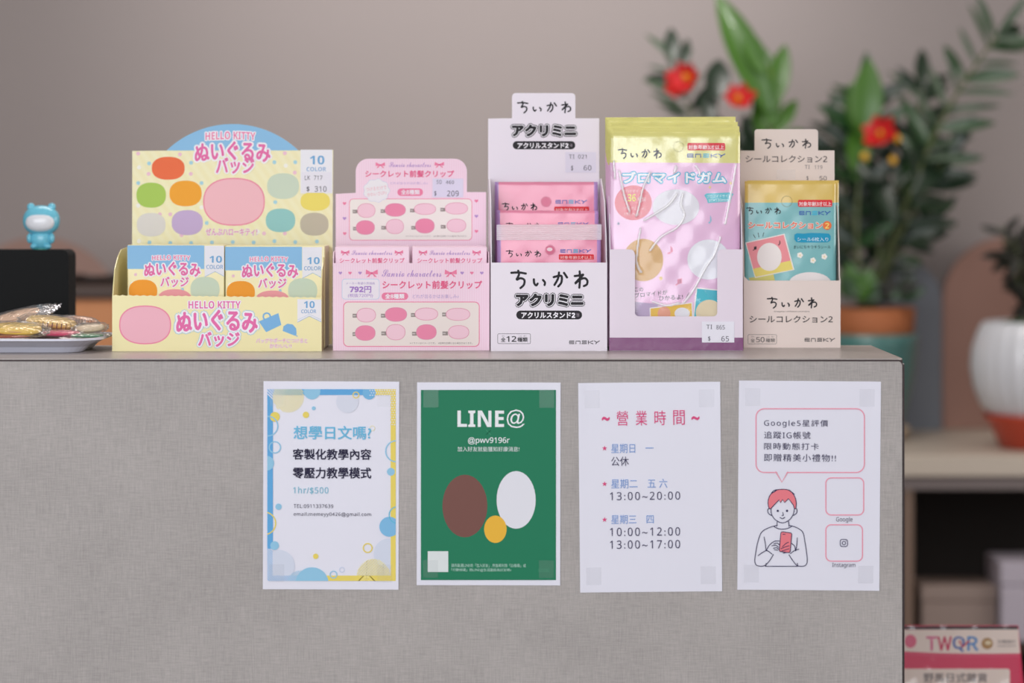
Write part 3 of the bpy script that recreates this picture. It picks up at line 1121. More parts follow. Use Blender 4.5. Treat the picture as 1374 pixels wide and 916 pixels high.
def artB(f):
    bow(f, 125, 102, 62, 38); bow(f, 513, 102, 62, 38)
    f.text('Sanrio characters', 172, 85, 465, 118, PUR, .006, shear=.35)
    f.text('シークレット前髪クリップ', 85, 140, 553, 176, HOT, .02)


gb = 'small pink cartons in the pink display box'
small_box('small pink carton with purple script, the left one inside the pink box', 449.5, 549.5, 331, dB + .006, ZD, 0, 0, rB, gb, .06, artB, M('pink_carton', (244, 210, 226), .35, coat=.3))
small_box('small pink carton with purple script, the right one inside the pink box', 553, 653.5, 331, dB + .01, ZD, 562, 0, rB, gb, .06, artB, M('pink_carton'))


# ---- handwriting logo (brush strokes)
def logo(f, x0, y0, x1, y1, col=(32, 28, 34), wd=None, layer=3):
    W_, H_ = x1 - x0, y1 - y0
    wd = wd or H_ * .125
    st = [[[(0, .12), (.10, .10), (.19, .16)], [(.09, 0), (.10, .22), (.07, .50), (.12, .42), (.17, .52), (.165, .78), (.12, .97)]],
          [[(.295, .48), (.30, .70), (.325, .82), (.345, .72)], [(.415, .52), (.44, .66), (.435, .80)]],
          [[(.555, .36), (.63, .28), (.66, .34), (.655, .66), (.615, .88)], [(.625, .10), (.61, .45), (.565, .80)], [(.69, .12), (.73, .38)]],
          [[(.895, .04), (.90, .45), (.89, .95)], [(.83, .30), (.90, .26), (.94, .22)], [(.94, .24), (.88, .50), (.835, .72), (.90, .50), (.96, .42), (.995, .55), (.99, .76), (.95, .86)]]]
    for ch in st:
        for s_ in ch:
            f.stroke([(x0 + u * W_, y0 + v * H_) for u, v in s_], wd, col, layer)


def ensky(f, x0, y0, x1, y1, c1, c2=None, layer=3):
    c2 = c2 or c1
    W_, H_ = x1 - x0, y1 - y0
    wd = H_ * .23
    k = W_ / 5.0
    m = k * .86
    X = [x0 + i * (W_ - m) / 4 for i in range(5)]
    g = lambda i, pts: [(X[i] + u * m, y0 + v * H_) for u, v in pts]
    f.stroke(g(0, [(.05, .5), (.95, .5), (.95, .1), (.08, .1), (.05, .9), (.95, .9)]), wd, c1, layer, False)
    f.stroke(g(1, [(.1, .95), (.1, .15), (.9, .15), (.9, .95)]), wd, c1, layer, False)
    f.stroke(g(2, [(.95, .1), (.1, .1), (.1, .5), (.95, .5), (.95, .9), (.05, .9)]), wd, c2, layer, False)
    f.stroke(g(3, [(.1, .1), (.1, .95)]), wd, c1, layer, False)
    f.stroke(g(3, [(.95, .1), (.2, .55), (.95, .95)]), wd, c1, layer, False)
    f.stroke(g(4, [(.05, .1), (.5, .55), (1, .1)]), wd, c1, layer, False)
    f.stroke(g(4, [(.5, .55), (.3, .95)]), wd, c1, layer, False)


BK = (34, 30, 36)


def acr(f, x0, y0, x1, y1):
    f.text('アクリミニ', x0, y0, x1, y1, BK, .07, [(.19, (90, 84, 92)), (.16, (40, 36, 42)), (.125, WH)], 3)


EB, EC = (40, 84, 176), (60, 190, 226)
REDL = (226, 52, 62)


def red_label(f, x0, y0, x1, y1, layer=3):
    f.poly(rrect(x0, y0, x1, y1, (y1 - y0) * .2), REDL, layer)
    f.text('対象年齢3才以上', x0 + 8, y0 + (y1 - y0) * .28, x1 - 8, y1 - (y1 - y0) * .12, (250, 225, 225), .02, layer=layer + 1)


# ---- C the white box with pink packets
rC, wC, dC = root_at('display_box', 'tall white display box with black lettering holding pink packets', 658.5, 814.8, 470.7, 1.5)
depC = .105
f0 = Face(rC, 0); fh = Face(rC, depC)
x0, x1 = -wC / 2, wC / 2
zf = f0.raw(736, 352.2)[1]
zs = fh.raw(736, 240)[1]
tray(rC, x0, x1, depC, zf, [(.0008, zf), (.004, zf + .004), (.008, zf + .022), (.03, zs - .02), (.08, zs), (depC, zs)], .0009, WHITECARD, WHITECARD, CARD)
tab = rrect(687, 124.8, 772, 200, 5, 5, (1, 1, 0, 0))[:-2]
sh = [(655, 465), (655, 159)] + [(687, 158.6)] + tab + [(772, 158.6), (804, 158.6), (804, 465)]
hp = [(p[0], max(0, p[1])) for p in [fh.raw(*p) for p in sh]]
b = MB(); b.prism(hp, depC, depC + .0009, 'y')
hC = b.build('header_card', WHITECARD, rC)
ZE = (645, 115, 4.95)
f = Face(rC, depC, ZE)
logo(f, 245, 105, 598, 182)
acr(f, 212, 262, 630, 332)
f.poly(rrect(213, 368, 628, 422, 26), BK)
f.text('アクリルスタンド2', 245, 379, 582, 414, WH, .035)
f.text('弾', 592, 384, 610, 408, (150, 140, 150), 0)
f.done('printed_artwork', hC)
sticker(rC, depC - .0003, ZE, 563, 440, 765, 576, [('TI', 586, 457, 622, 484), ('021', 648, 457, 703, 484), ('$', 600, 530, 614, 564), ('60', 684, 528, 735, 562)], (230, 225, 240))
ZF = (645, 290, 4.822)
f = Face(rC, 0, ZF)
logo(f, 198, 352, 692, 468)
acr(f, 232, 505, 660, 577)
f.poly(rrect(230, 610, 656, 667, 28), BK)
f.text('アクリルスタンド2', 264, 621, 610, 658, WH, .035)
f.text('弾', 618, 626, 638, 652, (150, 140, 150), 0)
f.band(rrect(110, 760, 322, 824, 8), 2.5, (60, 56, 62), 1, True)
f.text('全', 132, 784, 160, 812, BK, .02); f.text('12', 168, 776, 230, 811, BK, .02); f.text('種類', 238, 784, 303, 812, BK, .02)
f.text('ぜん', 137, 771, 156, 778, BK); f.text('しゅ', 246, 771, 264, 778, BK); f.text('るい', 278, 771, 297, 778, BK)
ensky(f, 572, 804, 768, 826, BK)
f.done('printed_artwork')


# ---- foil packets
def packet(label, pxl, pxr, pyt, pyb, d, lean, roll, group, cols, rows, mats, thick=.0018, yaw=0, bulge=.0016, name='packet'):
    """sealed flat pouch with crimped top; cols / rows = material bands measured in px"""
    p = P((pxl + pxr) / 2, pyb, d)
    p.z = TOPZ + .0022
    r = thing(name, label, 'packet', p, (math.radians(-lean), math.radians(roll), math.radians(yaw)), group)
    f = Face(r, 0)
    xl, zt = f.raw(pxl, pyt)
    xr_, _ = f.raw(pxr, pyt)
    ph_ = [random.uniform(0, 6) for _ in range(4)]

    def h(x, z):
        u, v = (x - xl) / (xr_ - xl), z / zt
        e = max(0, min(1, 4 * u * (1 - u)) * min(1, max(0, 1 - v) * 5) * min(1, v * 5))
        return bulge * e ** .6 + .00025 * math.sin(x * 260 + ph_[0]) * math.sin(z * 190 + ph_[1]) * (1 if e > 0 else .4)

    xs = sorted(set([xl + (xr_ - xl) * k / 24 for k in range(25)] + [f.raw(c, pyt)[0] for c in cols]))
    zs_ = sorted(set([zt * k / 40 for k in range(41)] + [f.raw(pxl, c)[1] for c in rows]))
    vs, fs, idx = [], [], []
    cw, rw = [f.raw(c, pyt)[0] for c in cols], [f.raw(pxl, c)[1] for c in rows]
    nx, nz = len(xs), len(zs_)
    for s_ in (0, 1):
        for z in zs_:
            for x in xs:
                hh = h(x, z)
                crimp = .00018 * math.sin(z * 4200) if z > zt * .965 else 0
                vs.append((x, (-hh if s_ == 0 else thick + hh * .5) + crimp, z))
    N = nx * nz
    for j in range(nz - 1):
        for i in range(nx - 1):
            a = j * nx + i
            xm, zm = (xs[i] + xs[i + 1]) / 2, (zs_[j] + zs_[j + 1]) / 2
            mi = 0
            if len(mats) > 1 and rw and zm > rw[0]: mi = 1
            if cw and (xm < cw[0] or xm > cw[-1]): mi = len(mats) - 1
            fs.append((a, a + 1, a + nx + 1, a + nx)); idx.append(mi)
            fs.append((N + a, N + a + nx, N + a + nx + 1, N + a + 1)); idx.append(mi)
    for i in range(nx - 1):
        fs.append((i, N + i, N + i + 1, i + 1)); idx.append(0)
        q = (nz - 1) * nx + i
        fs.append((q, q + 1, N + q + 1, N + q)); idx.append(len(mats) > 1 and 1 or 0)
    for j in range(nz - 1):
        q = j * nx
        fs.append((q, q + nx, N + q + nx, N + q)); idx.append(len(mats) - 1 if cw else (1 if len(mats) > 1 and rw and zs_[j] > rw[0] else 0))
        q = j * nx + nx - 1
        fs.append((q, N + q, N + q + nx, q + nx)); idx.append(len(mats) - 1 if cw else (1 if len(mats) > 1 and rw and zs_[j] > rw[0] else 0))
    mk('pouch', vs, fs, mats, r, idx, True)
    return r, h, (xl, xr_, zt)


PKP = M('pink_foil', (240, 148, 176), .3, coat=.5, bump=.25, bscale=70)
PUP = M('purple_foil', (186, 150, 208), .3, coat=.5)
gC = 'pink packets in the white display box'


def art_pink(f, dx, dy, hx=435, hy=770):
    logo(f, 143 + dx, 778 + dy, 372 + dx, 830 + dy)
    f.ring(hx + dx, hy + dy, 33, 3, (225, 130, 160), 3); f.disc(hx + dx, hy + dy, 30, None, (232, 138, 165), 2.5)
    ensky(f, 497 + dx, 758 + dy, 703 + dx, 782 + dy, (70, 110, 190), EC)
    red_label(f, 488 + dx, 802 + dy, 720 + dx, 842 + dy)


r, h, _ = packet('pink packet standing tallest at the back of the white box', 664, 802, 244, 468, dC + .085, 0, 0, gC, (669, 797), (), [PKP, PUP])
f = Face(r, 0, ZE, h=h); art_pink(f, 0, 0); f.done('printed_artwork')
r, h, _ = packet('pink packet half hidden between the tall and the front packet', 666, 803, 282, 468, dC + .05, 0, .3, gC, (671, 798), (), [PKP, PUP])
f = Face(r, 0, ZF, h=h); ensky(f, 500, 40, 695, 62, (70, 110, 190), EC); logo(f, 165, 42, 388, 80); f.done('printed_artwork')
r, h, (xl, xr_, zt) = packet('pink packet with a frosted crimped top, front of the white box', 667, 806, 301, 468, dC + .02, 0, -.2, gC, (672, 801), (), [PKP, PUP])
f = Face(r, 0, ZF, h=h)
logo(f, 165, 220, 388, 264); f.ring(450, 218, 31, 3, (225, 130, 160), 3); f.disc(450, 218, 28, None, (226, 120, 150), 2.5); f.disc(446, 214, 18, 12, (250, 225, 230), 3)
ensky(f, 515, 213, 712, 235, (70, 110, 190), EC); red_label(f, 505, 246, 732, 281); f.done('printed_artwork')
f = Face(r, -.0025, ZF)
a, c = f.pt(103, 155), f.pt(782, 52)
vs, fs = [], []
for j in range(25):
    for i in range(61):
        x, z = a[0] + (c[0] - a[0]) * i / 60, a[1] + (c[1] - a[1]) * j / 24
        vs.append((x, -.0027 + .0003 * math.sin(z * 3800) + .0003 * math.sin(x * 330), z))
for j in range(24):
    for i in range(60):
        q = j * 61 + i
        fs.append((q, q + 1, q + 62, q + 61))
mk('crimped_seal', vs, fs, film_mat('frosted_seal_film', (255, 246, 250), .12, .25, .5, 500, .5), r, smooth=True)

# ---- D the bromide packets in a windowed tray
rD, wD, dD = root_at('display_box', 'white windowed display tray with a purple foot holding tall yellow-topped packets', 818, 996.7, 470.3, 0)
depD = .085
f0 = Face(rD, 0)
x0, x1 = -wD / 2, wD / 2
zf = f0.raw(900, 334.5)[1]
zbk = Face(rD, depD).raw(900, 200)[1]
# front panel with a rounded window cut out of its upper edge
w0, w1 = f0.raw(851.7, 424)[0], f0.raw(962.7, 424)[0]
zw = f0.raw(900, 424.3)[1]
fp = [(x0, 0), (x1, 0), (x1, zf)]
rr_ = .0035


def scallop(pa, pb, n_):
    out = []
    for k in range(n_):
        u = k / n_
        q = (-1 if k % 2 else 0) * .0004
        dx, dz = pb[0] - pa[0], pb[1] - pa[1]
        l = math.hypot(dx, dz)
        out.append((pa[0] + dx * u - dz / l * q, pa[1] + dz * u + dx / l * q))
    return out


fp += [(w1 + .004, zf)] + [(w1 + .004 - .004 * math.sin(a), zf - .004 + .004 * math.cos(a)) for a in (0.4, .8, 1.2)]
fp += scallop((w1, zf - .005), (w1, zw + rr_), 44)
fp += [(w1 - rr_ + rr_ * math.cos(a), zw + rr_ - rr_ * math.sin(a)) for a in (0, .5, 1.05, 1.57)]
fp += [(w0 + rr_ - rr_ * math.sin(a), zw + rr_ - rr_ * math.cos(a)) for a in (0, .5, 1.05, 1.57)]
fp += scallop((w0, zw + rr_ + .0003), (w0, zf - .005), 44)
fp += [(w0 - .004 + .004 * math.cos(a), zf - .004 + .004 * math.sin(a)) for a in (.4, .8, 1.2)] + [(w0 - .004, zf), (x0, zf)]
TD = M('lilac_white_card', (232, 219, 232), .45, coat=.15, bump=.1, bscale=40)
tray(rD, x0, x1, depD, zf, [(.0008, zf), (.003, zf + .002), (.012, zf + .03), (.05, zbk - .01), (depD, zbk)], .0008, TD, WHITECARD, CARD, front=fp)
b = MB(); b.box(x0, x1, depD, depD + .0008, 0, zbk); b.build('back_panel', WHITECARD, rD)
ZH = (800, 300, 5.09)
f = Face(rD, 0, ZH)
PU2 = M('purple_printed_band', (122, 50, 110), .3, coat=.4, bump=.3, bscale=60)
za = f0.raw(900, 452.8)[1]
b = MB(); b.box(x0 - .0003, x1 + .0003, -.0004, -.00005, .0002, za); b.build('purple_band', PU2, rD)
sticker(rD, -.0005, ZH, 722, 668, 943, 811, [('TI', 752, 690, 792, 719), ('865', 820, 692, 878, 722), ('$', 764, 769, 780, 801), ('65', 855, 768, 906, 803)], (238, 236, 246))

YF = M('yellow_foil', (228, 222, 138), .25, coat=.7, bump=.9, bscale=70)
PF = M('lilac_pink_foil', (236, 190, 222), .3, coat=.4, bump=.15, bscale=45)
gD = 'yellow-topped packets in the windowed tray'
back = [(811, 984, 161, -1.6, 'yellow-topped packet standing rearmost in the windowed tray'),
        (811, 987, 157.5, -.9, 'yellow-topped packet reaching highest, second from the back of the tray'),
        (812, 990, 163, .4, 'yellow-topped packet third from the back of the windowed tray'),
        (813, 989, 166, 1.2, 'yellow-topped packet third behind the front one'),
        (813, 992, 170, -.5, 'yellow-topped packet second behind the front one'),
        (815, 991.5, 173, .9, 'yellow-topped packet directly behind the front packet')]
for k, (a_, c_, tp, ro, lb) in enumerate(back):
    packet(lb, a_ + 1, c_, tp, 466, dD + .070 - k * .0098, 1.5, ro * .35, gD, (), (tp + 48,), [PF, YF])
r, h, (xl, xr_, zt) = packet('foremost yellow-topped pink packet under clear wrinkled film in the windowed tray', 818, 993, 176.5, 466, dD + .009, 1.5, .25, gD, (), (218,), [PF, YF], bulge=.003)
ZG = (800, 145, 5.552)
f = Face(r, 0, ZG, h=h)
logo(f, 165, 302, 483, 378)
f.ring(612, 287, 38, 2.5, (150, 146, 90), 3)
red_label(f, 678, 260, 960, 315)
ensky(f, 675, 340, 957, 368, EB, EC)
f.text('ブロマイドガム', 198, 478, 965, 556, (250, 248, 252), .04, [(.13, (88, 192, 222))], 4)
f.disc(275, 705, 138, 130, (240, 142, 152), 2)
f.text('ブロマイド', 210, 606, 345, 630, (250, 225, 228), .01); f.text('全', 200, 655, 225, 690, (250, 225, 228), .01)
f.text('36', 234, 640, 294, 696, (242, 232, 110), .05); f.text('種類', 306, 665, 368, 697, (250, 225, 228), .01)
f.text('1パックに', 195, 735, 300, 758, (250, 225, 228)); f.text('ランダム', 305, 738, 370, 760, (250, 225, 228)); f.text('1枚入り!', 205, 775, 335, 800, (250, 225, 228), .01)
f.poly([(803, 650), (820, 636), (1000, 628), (1022, 640), (1010, 660), (1000, 695), (830, 708), (822, 680)], (112, 202, 216), 4)
f.text('ブロマイドサイズ', 822, 643, 1005, 668, (236, 250, 250), .005, layer=6, rot=2); f.text('91×130mm', 835, 675, 985, 697, (236, 250, 250), .005, layer=6, rot=2)
f.disc(592, 738, 175, 133, (236, 234, 240), 3.6)
for x, y in ((845, 590), (165, 860), (1000, 560)):
    f.text('✦', x - 12, y - 14, x + 12, y + 14, (240, 222, 150) if y < 800 else (150, 150, 175))
f.text('♪', 835, 800, 860, 860, (150, 205, 225))
f.zoom = ZH
f.disc(320, 248, 137, 145, (226, 184, 128), 3.6)
f.disc(765, 245, 145, 137, (238, 238, 244), 3.6)
f.text('♪', 485, 152, 528, 208, (240, 150, 180), layer=2); f.text('♫', 540, 372, 584, 422, (240, 150, 180), layer=2); f.disc(440, 373, 12, None, (244, 216, 150), 1)
f.text('この', 262, 436, 320, 462, (50, 46, 54)); f.text('ブロマイドが', 262, 462, 486, 494, (50, 46, 54), rot=6); f.text('ひかるよ!', 428, 488, 590, 520, (50, 46, 54), rot=4)
f.stroke([(612, 505), (632, 470)], 3, BK); f.stroke([(630, 505), (648, 472)], 3, BK)
f.poly([(230, 530), (420, 548), (410, 680), (230, 690)], (196, 176, 206), 4)
f.poly([(363, 574), (655, 535), (662, 670), (368, 700)], (246, 240, 236), 5); f.poly([(370, 580), (648, 543), (655, 665), (372, 695)], (240, 196, 84), 5.5)
f.disc(462, 612, 44, 46, (236, 166, 140), 6); f.disc(585, 612, 52, 40, (238, 236, 240), 6)
f.poly([(680, 435), (870, 452), (855, 690), (655, 670)], (246, 240, 236), 5); f.poly([(688, 444), (862, 460), (848, 680), (664, 662)], (84, 192, 208), 5.5)
f.disc(770, 605, 92, 86, (236, 220, 186), 6.5)
f.done('printed_artwork')
# clear film over the front packet with sharp creases
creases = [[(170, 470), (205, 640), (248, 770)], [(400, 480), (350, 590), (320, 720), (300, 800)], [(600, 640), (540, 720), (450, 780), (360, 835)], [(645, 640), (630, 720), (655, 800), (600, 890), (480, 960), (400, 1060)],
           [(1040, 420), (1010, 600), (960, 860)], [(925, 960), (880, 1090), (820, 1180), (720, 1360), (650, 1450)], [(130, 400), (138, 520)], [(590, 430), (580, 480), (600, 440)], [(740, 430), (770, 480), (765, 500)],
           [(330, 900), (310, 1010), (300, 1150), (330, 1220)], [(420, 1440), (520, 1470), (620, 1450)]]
f = Face(r, 0, ZG)
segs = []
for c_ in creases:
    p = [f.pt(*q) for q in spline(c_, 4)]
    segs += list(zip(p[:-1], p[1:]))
nx, nz = 130, 190
vs, fs, near = [], [], []
for j in range(nz + 1):
    z = zt * (.02 + .95 * j / nz)
    for i in range(nx + 1):
        x = xl + (xr_ - xl) * (.01 + .98 * i / nx)
        dm = 1
        for (p, q) in segs:
            if min(p[1], q[1]) - .003 < z < max(p[1], q[1]) + .003 and min(p[0], q[0]) - .003 < x < max(p[0], q[0]) + .003:
                vx_, vz_ = q[0] - p[0], q[1] - p[1]
                tt = max(0, min(1, ((x - p[0]) * vx_ + (z - p[1]) * vz_) / (vx_ * vx_ + vz_ * vz_ + 1e-12)))
                dm = min(dm, math.hypot(x - p[0] - tt * vx_, z - p[1] - tt * vz_))
        near.append(dm)
        rd = .0010 * math.exp(-(dm / .0010) ** 2)
        vs.append((x, -h(x, z) - .0008 - rd - .0002 * math.sin(x * 90 + z * 60), z))
for j in range(nz):
    for i in range(nx):
        q = j * (nx + 1) + i
        fs.append((q, q + 1, q + nx + 2, q + nx + 1))
idx = [1 if min(near[a] for a in q) < .00045 else 0 for q in fs]  # faces along the creases are whitened to paint in their bright glints
mk('clear_film', vs, fs, [film_mat('clear_packet_film', (254, 254, 255), .0, .12), film_mat('painted_crease_glint', (255, 255, 255), .2, .2, 0, 60, .6)], r, idx, smooth=True)

# ---- E the cream sticker box
rE, wE, dE = root_at('display_box', 'small cream display box with teal packets, rightmost on the counter', 998, 1127.8, 466.3, 0)
depE = .042
f0 = Face(rE, 0); fh = Face(rE, depE)
x0, x1 = -wE / 2, wE / 2
zf = f0.raw(1060, 376.3)[1]
zs = fh.raw(1060, 262)[1]
fp = [(x0, 0), (x1, 0), (x1, zf + .0012), (x1 - .0015, zf), (x0 + .004, zf), (x0, zf + .004)]
tray(rE, x0, x1, depE, zf, [(.0008, zf + .001), (.004, zf + .004), (.008, zf + .03), (.02, zs - .01), (depE, zs)], .0008, CREAMCARD, CREAMCARD, CARD, front=fp)
tab = rrect(1012.5, 173.3, 1097.7, 240, 4, 5, (1, 1, 0, 0))[:-2]
sh = [(993.5, 465), (993.5, 202)] + [(1012.5, 202)] + tab + [(1097.7, 201.8), (1119.7, 201.8), (1119.7, 463)]
hp = [(p[0], max(0, p[1])) for p in [fh.raw(*p) for p in sh]]
b = MB(); b.prism(hp, depE, depE + .0008, 'y')
hE = b.build('header_card', CREAMCARD, rE)
ZI = (980, 160, 5.724)
f = Face(rE, depE, ZI)
logo(f, 243, 150, 617, 225, (70, 64, 66))
f.text('シールコレクション2', 118, 278, 743, 331, (84, 74, 76), .012)
for k, (a, c) in enumerate(((590, 0),)):
    pass
f.text('TI', 570, 350, 610, 380, (130, 118, 122)); f.text('119', 646, 352, 706, 382, (130, 118, 122)); f.text('$', 585, 436, 600, 468, (90, 80, 84)); f.text('50', 684, 436, 740, 468, (90, 80, 84))
f.done('printed_artwork', hE)
b = MB(); a, c = f.pt(355, 462), f.pt(500, 385)
b.box(a[0], c[0], depE - .0004, depE - .0003, a[1], c[1]); b.build('adhesive_tape', film_mat('clear_tape'), hE)
ZJ = (980, 320, 5.724)
f = Face(rE, 0, ZJ)
logo(f, 285, 452, 663, 536)
f.text('©nagano / chiikawa committee', 335, 553, 608, 567, (90, 80, 80))
f.text('シールコレクション2', 148, 592, 785, 645, (44, 38, 40), .012)
f.band(rrect(135, 737, 355, 808, 8), 2.5, (70, 62, 62), 1, True)
f.text('全', 155, 766, 188, 796, BK, .02); f.text('50', 199, 756, 262, 795, BK, .01); f.text('種類', 272, 766, 343, 796, BK, .02)
f.text('ぜん', 160, 748, 184, 757, BK); f.text('しゅ', 280, 748, 300, 757, BK); f.text('るい', 316, 748, 338, 757, BK)
ensky(f, 570, 763, 800, 790, BK)
f.done('printed_artwork')
TF = M('teal_foil', (122, 184, 186), .32, coat=.4, bump=.2, bscale=50)
GF = M('mustard_foil', (222, 190, 98), .32, coat=.4, bump=.2, bscale=50)
gE = 'teal packets in the cream display box'
packet('teal packet with mustard top peeking out right behind the foremost one in the cream box', 1003, 1125.5, 242, 462, dE + .024, 0, 0, gE, (), (271.5,), [TF, GF])
r, h, _ = packet('foremost teal packet with mustard top and a pink picture in the cream box', 999.5, 1121.3, 243, 464, dE + .008, 0, 0, gE, (), (271.8,), [TF, GF])
f = Face(r, 0, ZI, h=h)
f.ring(432, 630, 41, 2.5, (140, 130, 80), 3)
red_label(f, 518, 618, 782, 672)
logo(f, 125, 675, 383, 730)
ensky(f, 527, 704, 765, 734, EB, EC)
f.text('シールコレクション', 138, 788, 706, 838, (236, 112, 88), .03, [(.1, (246, 236, 226))], 3)
f.disc(742, 815, 34, None, (238, 120, 66), 4); f.text('2', 726, 795, 758, 838, (250, 220, 120), .05, layer=5)
for q in ([(175, 885), (192, 912)], [(212, 872), (218, 905)], [(255, 870), (248, 900)]):
    f.stroke(q, 4, BK, 2)
f.zoom = ZJ
f.poly([(490, -30), (510, -42), (560, -38), (620, -44), (700, -42), (755, -38), (770, -20), (768, 14), (745, 28), (560, 30), (505, 26), (490, 5)], (34, 154, 192), 2)
f.text('シール6枚入り', 512, -10, 750, 20, (230, 245, 250), .01, layer=4)
f.text('まいにちキラキラシール', 485, 52, 770, 76, (40, 70, 76), .005)
f.poly([(115, 30), (415, -38), (490, 240), (188, 302)], (240, 232, 226), 1); f.poly([(122, 36), (408, -29), (480, 236), (192, 294)], (238, 150, 156), 1.6)
f.poly([(172, 232), (461, 168), (480, 236), (192, 294)], (234, 216, 116), 2)
f.disc(298, 140, 94, 108, (238, 230, 226), 3.5)
for (x, y) in ((533, 127), (633, 167), (720, 138)):
    for k in range(5):
        f.disc(x + 12 * math.cos(k * 1.2566), y + 12 * math.sin(k * 1.2566), 11, None, (244, 240, 232), 2)
    f.disc(x, y, 6, None, (244, 216, 150), 4)
f.poly([(140, 302), (330, 272), (345, 340), (160, 340)], (214, 206, 120), 1)
f.disc(610, 345, 165, 88, (236, 228, 226), 3.5)
f.text('♪', 365, 12, 385, 52, (60, 50, 56), layer=4); f.text('♫', 172, 58, 200, 92, (60, 50, 56), layer=4)
f.done('printed_artwork')

# ------------------------------------------------------------ left end of the counter: monitor, figurine, snack tray
md = 2.52
a = P(-75, 335, md); c = P(92, 335, md)
mon = thing('display_monitor', 'plain black upright screen housing behind the snack tray', 'monitor', ((a.x + c.x) / 2, a.y + .03, .77))
hw = (c.x - a.x) / 2
zt_ = c.z - .77
BLK = M('matt_black_plastic', (14, 15, 16), .6, spec=.15)
b = MB(); b.prism([(x, z) for x, z in rrect(-hw, -zt_, hw, -.10, .006, 5)], -.03, .012, 'y')
b.v = [(v[0], v[1], -v[2]) for v in b.v]
b.build('housing', BLK, mon)
b = MB(); b.bbox(-.03, .03, -.012, .006, .006, .16, .002); b.build('stand_neck', BLK, mon)
b = MB(); b.bbox(-.09, .09, -.08, .08, 0, .008, .002); b.build('stand_foot', BLK, mon)
b = MB(); b.box(-hw + .008, hw - .008, .0121, .0126, .11, zt_ - .008); b.build('screen', M('dark_glass', (12, 14, 18), .15), mon)
b = MB()
for k in range(8):
    b.box(-.03 + k * .008, -.026 + k * .008, -.0305, -.03, .13, .15)
b.build('vent_slots', M('vent_black', (8, 8, 9), .8), mon)

fg = P(51.5, 335, md)
fig = thing('toy_figurine', 'small light blue toy figurine with round white front standing on the black screen housing', 'figurine', (fg.x, a.y + .016, fg.z + .0001))
s = md / F
CY = M('cyan_vinyl', (112, 196, 220), .3, coat=.3)
b = MB()
b.ball((0, 0, 14 * s), (15 * s, 11 * s, 14 * s), 24, 14)
b.build('body', CY, fig, True)
b = MB(); b.ball((0, 0, 39 * s), (25 * s, 17 * s, 20.5 * s), 32, 18, e=.92); b.build('head', CY, fig, True)
b = MB(); b.ball((0, -8.2 * s, 37 * s), (20 * s, 10.5 * s, 13.5 * s), 28, 16, e=.9); b.build('front_patch', M('white_vinyl', (232, 234, 240), .3, coat=.3), fig, True)
for sx in (-1, 1):
    b = MB(); b.ball((sx * 9 * s, -4 * s, 4.2 * s), (5.5 * s, 7 * s, 4.2 * s), 14, 10); b.build('foot', CY, fig, True)
    b = MB(); b.ball((sx * 15 * s, -5 * s, 15 * s), (4 * s, 5 * s, 7 * s), 14, 10); b.build('arm', CY, fig, True)
    b = MB(); b.ball((sx * 14 * s, 0, 57 * s), (5.5 * s, 4 * s, 5.5 * s), 14, 10); b.build('knob', CY, fig, True)
b = MB(); b.lathe([(11 * s, -.0), (11 * s, 1.4 * s)], 24); b.build('base_disc', M('teal_base', (60, 150, 140), .4), fig)

# tray
ty0, ty1 = 0.062, 0.192
tx1 = -.3395
tx0 = -.52
tr = thing('snack_tray', 'white rimmed rectangular tray at the left end of the counter', 'tray', ((tx0 + tx1) / 2, (ty0 + ty1) / 2, TOPZ))
hx, hy = (tx1 - tx0) / 2, (ty1 - ty0) / 2
prof = [(.020, .0, .018), (.0185, .0004, .018), (.014, .005, .022), (.004, .0102, .03), (.0, .0108, .032), (.0, .0124, .032), (.005, .0124, .03), (.0155, .0062, .022), (.022, .0018, .016)]
vs, fs = [], []
NN = 4 * 7
for (ins, z, rad) in prof:
    vs += [(x, y, z) for x, y in rrect(-hx + ins, -hy + ins, hx - ins, hy - ins, rad, 6)]
for j in range(len(prof) - 1):
    for k in range(NN):
        k2 = (k + 1) % NN
        fs.append((j * NN + k, j * NN + k2, (j + 1) * NN + k2, (j + 1) * NN + k))
fs.append(tuple(range(NN - 1, -1, -1))); fs.append(tuple((len(prof) - 1) * NN + k for k in range(NN)))
mk('tray_dish', vs, fs, M('white_melamine', (214, 216, 230), .25, coat=.3), tr)

gS = 'film-wrapped snacks on the white tray'
FILM = film_mat('clear_snack_wrapper', (250, 249, 247), .05, .14, .8, 190, .06)


